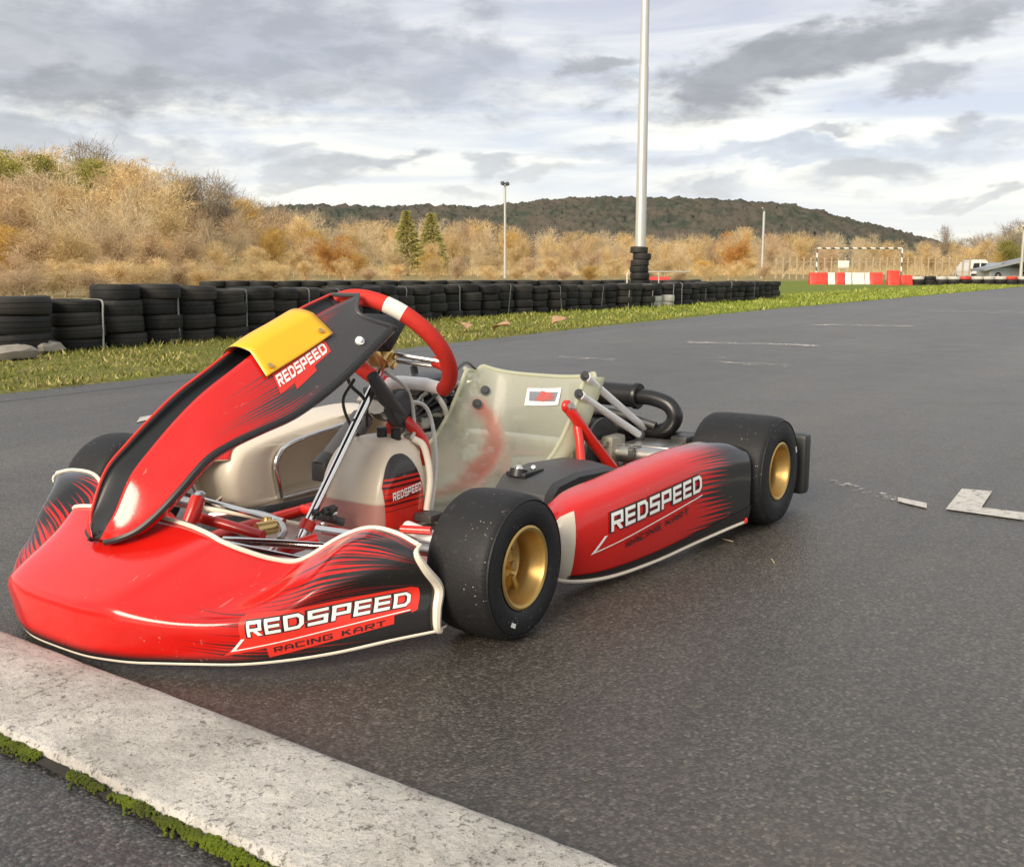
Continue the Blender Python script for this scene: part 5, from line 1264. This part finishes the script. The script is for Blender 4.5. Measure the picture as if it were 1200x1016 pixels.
PROTO = dict(tan=[tree_proto('tan', 1, 4600, .36, .2, bark=m_barkp), tree_proto('tan', 2, 4200, .31, .22, .5, bark=m_barkp), tree_proto('tan', 3, 4800, .38, .12), tree_proto('tan', 11, 3600, .34, .22, .1, bark=m_barkp)], rust=[tree_proto('rust', 4, 4600, .36, .12, .5), tree_proto('rust', 5, 3800, .32, .22, .1, bark=m_barkp), tree_proto('rust', 12, 4600, .36, .2, .55)],
             gold=[tree_proto('gold', 6, 6500, .42, .03, .55)], orange=[tree_proto('orange', 7, 5500, .30, .05, .6)], olive=[tree_proto('olive', 8, 8000, .44, .05, .75)],
             pale=[tree_proto('pale', 21, 2000, .30, .2, .0, m_barkp), tree_proto('pale', 22, 1800, .27, .25, .06, m_barkp), tree_proto('pale', 23, 2200, .33, .22, 0, m_barkp)], grey=[tree_proto('grey', 9, 3600, .40, .25, .0, m_barkp), tree_proto('grey', 10, 3200, .36, .25, 0, m_barkp)], fir=[fir_proto(13, 7000)])
fresh = {id(o): True for k in PROTO for o in PROTO[k]}
TOP = [(-80, 184), (0, 180), (60, 178), (130, 184), (170, 191), (210, 203), (250, 219), (300, 236), (350, 247), (400, 255), (470, 262), (560, 262), (640, 272), (800, 277), (850, 272), (930, 272), (1000, 276), (1040, 279), (1100, 281), (1160, 276), (1200, 266), (1300, 262)]
def topat(px): return float(np.interp(px, [a for a, b in TOP], [b for a, b in TOP]))
KN = dict(tan='bare golden-brown tree', rust='bare reddish-brown tree', gold='golden-leaved bushy tree', orange='orange autumn tree', olive='olive-green ivy-clad tree', grey='leafless pale grey tree', pale='slender leafless pale tan tree', fir='dark green fir tree')
counts = {}
def plant(kind, px, D, ztop, rowname, label=None, wide=1.0, z0=None, small=False):
    t = (px-600)/1176; g = hill_z(t, D) if z0 is None else z0; H = max(.7 if small else 1.6, ztop-g)
    p = rt_.choice(PROTO[kind]); k = rt_.uniform(.9, 1.1)*wide
    o = p if fresh.pop(id(p), None) else dup(p)
    o.location = field(t, D, g-.05); o.rotation_euler = (0, 0, rt_.random()*6.28)
    bs = max(H, 1.7 if small else 4.2); bs = min(bs, H*1.15) if kind == 'pale' else bs; o.scale = (bs*k*1.10, bs*k*1.10, H*1.0)
    H = H*1.0; key = (kind, rowname); counts[key] = counts.get(key, -1)+1
    tag(o, label or f"{KN[kind]}, {ordinal(counts[key])} such from left in the {rowname} of the wood", 'tree', 'trees of the autumn wood beyond the track'); return o
ROWS = [(58, .40, 'shrub row', 42), (76, .60, 'front row', 50), (92, .72, 'second row', 48), (110, .85, 'middle row', 44), (128, .95, 'fourth row', 42), (144, 1.0, 'back row', 40)]
for D, fr, rn, step in ROWS:
    px = -70+rt_.uniform(0, 20)
    while px < 1275:
        T_ = topat(px); f_far = 1+1.0*max(0, min(1, (px-180)/220))*(1 if px < 1050 else .5); Dk = D*f_far; yt = 322-(322-T_)*fr*rt_.uniform(.90, 1.03); zt = .64+(318-yt)/1176*Dk
        if px > 880 and D < 70: px += step; continue
        if rn == 'shrub row': kind = rt_.choices(['tan', 'rust', 'gold', 'pale'], [6, 2.6, .5, 3])[0]
        elif rn == 'front row': kind = rt_.choices(['tan', 'rust', 'gold', 'orange', 'pale'], [6, 2.4, 1.0, .3, 5])[0]
        elif px < 150 and rn in ('fourth row', 'back row'): kind = rt_.choices(['olive', 'tan'], [4, 1.5])[0]
        elif px < 330 and rn in ('second row', 'middle row'): kind = rt_.choices(['rust', 'tan', 'gold', 'pale'], [4, 3, .6, 4])[0]
        elif rn == 'back row' and 200 < px < 420: kind = 'grey'
        else: kind = rt_.choices(['tan', 'rust', 'gold', 'pale'], [6, 3, .35, 4])[0]
        if px > 1060 and rn in ('fourth row', 'back row'): kind = rt_.choice(['grey', 'grey', 'tan'])
        plant(kind, px, Dk*rt_.uniform(.96, 1.04), zt, rn)
        px += step*rt_.uniform(.7, 1.2)*(.92 if D < 100 else .85)
def zt_(py, D): return .64+(318-py)/1176*D
for D, p0, p1, yt0, rn in ((23, -60, 130, 326, 'lowest bush row'), (30, -70, 345, 311, 'nearest bush row'), (46, -70, 345, 303, 'second bush row'), (56, 335, 905, 308, 'third bush row')):
    px = p0
    while px < p1:
        plant(rt_.choices(['tan', 'rust', 'gold'], [6, 3, .5])[0], px, D*rt_.uniform(.95, 1.06), .64+(318-yt0-rt_.uniform(-7, 7))/1176*D, rn, small=True)
        px += rt_.uniform(24, 44)
for px, py, D in ((479, 247, 168), (507, 250, 167)): plant('fir', px, D, zt_(py, D), 'wood', 'dark green fir, the '+('left' if px < 500 else 'right')+' one of the two rising from the middle of the wood', 1.05)
plant('orange', 405, 74, zt_(277, 74), 'front', 'round orange bush-like tree standing just above the kart\'s steering wheel', 1.2)
plant('orange', 849, 74, zt_(272, 74), 'front', 'narrow orange tree to the left of the short lamp pole', .75)
plant('gold', 100, 66, zt_(288, 66), 'front', 'low golden bush in front of the wood at the far left', 1.4); plant('gold', 185, 68, zt_(280, 68), 'front', 'broad yellow-gold bush right of the low golden bush at the left', 1.3)
plant('grey', 112, 150, zt_(176, 150), 'back', 'leafless grey crown poking highest above the left of the wood', .8); plant('grey', 258, 146, zt_(212, 146), 'back', 'leafless grey tree against the sky where the wood drops away', .9)
plant('grey', 235, 146, zt_(216, 146), 'back', 'slim leafless tree left of the grey tree at the drop of the wood', .7); plant('grey', 1097, 140, zt_(268, 140), 'back', 'round bare tree alone above the field at right', .55)
plant('grey', 1180, 120, zt_(262, 120), 'back', 'tall bare tree behind the low building', 1.0); plant('olive', 1172, 96, zt_(283, 96), 'front', 'olive-green tree left of the pale house', .9)
# undergrowth filling the foot of the wood
def undergrowth():
    q = np.random.RandomState(3); n = 140000
    t = -.62+1.25*q.rand(n); near = (q.rand(n) < .0); t = np.where(near, -.62+.42*q.rand(n), t); D = np.where(near, 26+44*q.rand(n), np.where(t > .24, 96, 70)+(150-np.where(t > .24, 96, 70))*q.rand(n)**.8); D = D*np.where(near, 1, 1+1.0*np.clip((t+.357)/.187, 0, 1)*np.where(t < .38, 1, .5)); g = np.array([hill_z(a, b) for a, b in zip(t, D)]); h = np.where(near, .08+(D-20)/50*.5*q.rand(n), .3+2.2*q.rand(n)**1.6)
    c = np.array(C0)[None]+D[:, None]*np.array(FH)[None]+(t*D)[:, None]*np.array(RH)[None]; c[:, 2] = g+h*q.rand(n)
    d = q.randn(n, 3)*.45+np.array([0, 0, 1]); d /= np.linalg.norm(d, axis=1)[:, None]; side = np.cross(d, q.randn(n, 3)); side /= np.linalg.norm(side, axis=1)[:, None]
    L = np.where(near, .2+.3*q.rand(n), .35+.5*q.rand(n)); wd = np.where(near, .008+.012*q.rand(n), .014+.02*q.rand(n)); V = np.empty((n, 4, 3))
    V[:, 0] = c-side*wd[:, None]; V[:, 1] = c+side*wd[:, None]; V[:, 2] = c+d*L[:, None]+side*wd[:, None]*.4; V[:, 3] = c+d*L[:, None]-side*wd[:, None]*.4
    o = fast_mesh('undergrowth', V.reshape(-1, 3), np.arange(4*n).reshape(n, 4), TM['tan'], None, np.clip(.5+.3*q.randn(n), 0, 1))
    tag(o, 'tangle of tan undergrowth at the foot of the autumn wood', 'undergrowth', kind='stuff')
undergrowth()
# ------------------------------------------------------------------ far wooded hill
HILL = [(-200, 268), (200, 262), (330, 247), (380, 244), (470, 246), (560, 246), (620, 240), (690, 236), (760, 235), (830, 237), (900, 241), (960, 250), (1010, 262), (1060, 277), (1120, 292), (1250, 318), (1500, 330)]
def hill():
    q = np.random.RandomState(8); nu, nv = 760, 100; D0, D1 = 800, 1150
    us = np.linspace(-200, 1500, nu); V = np.zeros((nu, nv, 3))
    for i, px in enumerate(us):
        t = (px-600)/1176; top = float(np.interp(px, [a for a, b in HILL], [b for a, b in HILL]))
        for j in range(nv):
            k = j/(nv-1); D = D0+(D1-D0)*k; crest = .64+(318-top)/1176*1060
            z = crest*math.sin(min(1, k/.74)*math.pi/2)**1.1*(1 if k < .74 else 1-.3*(k-.74)/.26)
            V[i, j] = field(t, D, z-2)
    for i in range(nu):
        for j in range(nv):
            a, b_ = V[i, j, 0], V[i, j, 1]
            V[i, j, 2] += 4.2*mnoise.noise(Vector((a*.09, b_*.09, 0)))+2.0*mnoise.noise(Vector((a*.23, b_*.23, 4)))+3.5*mnoise.noise(Vector((a*.012, b_*.012, 9)))
    V[:, :, 2] += q.rand(nu, nv)*1.6; V[:, :, :2] += q.randn(nu, nv, 2)*.8
    idx = np.arange(nu*nv).reshape(nu, nv); F = np.stack([idx[:-1, :-1], idx[1:, :-1], idx[1:, 1:], idx[:-1, 1:]], -1).reshape(-1, 4)
    t = NT('far_woodland'); o = t.obj(); n1 = t.noise(o, .02, 5, .6); n2 = t.noise(o, .11, 5, .75)
    c = t.mix(t.smooth(n1, .40, .60), (.098, .086, .070), (.052, .066, .050)); c = t.mix(t.smooth(n2, .4, .7), c, (.118, .106, .086))
    t.p(color=c, rough=1, spec=.05); o = fast_mesh('wooded_hill', V.reshape(-1, 3), F, t.m); tag(o, kind='structure')
hill()
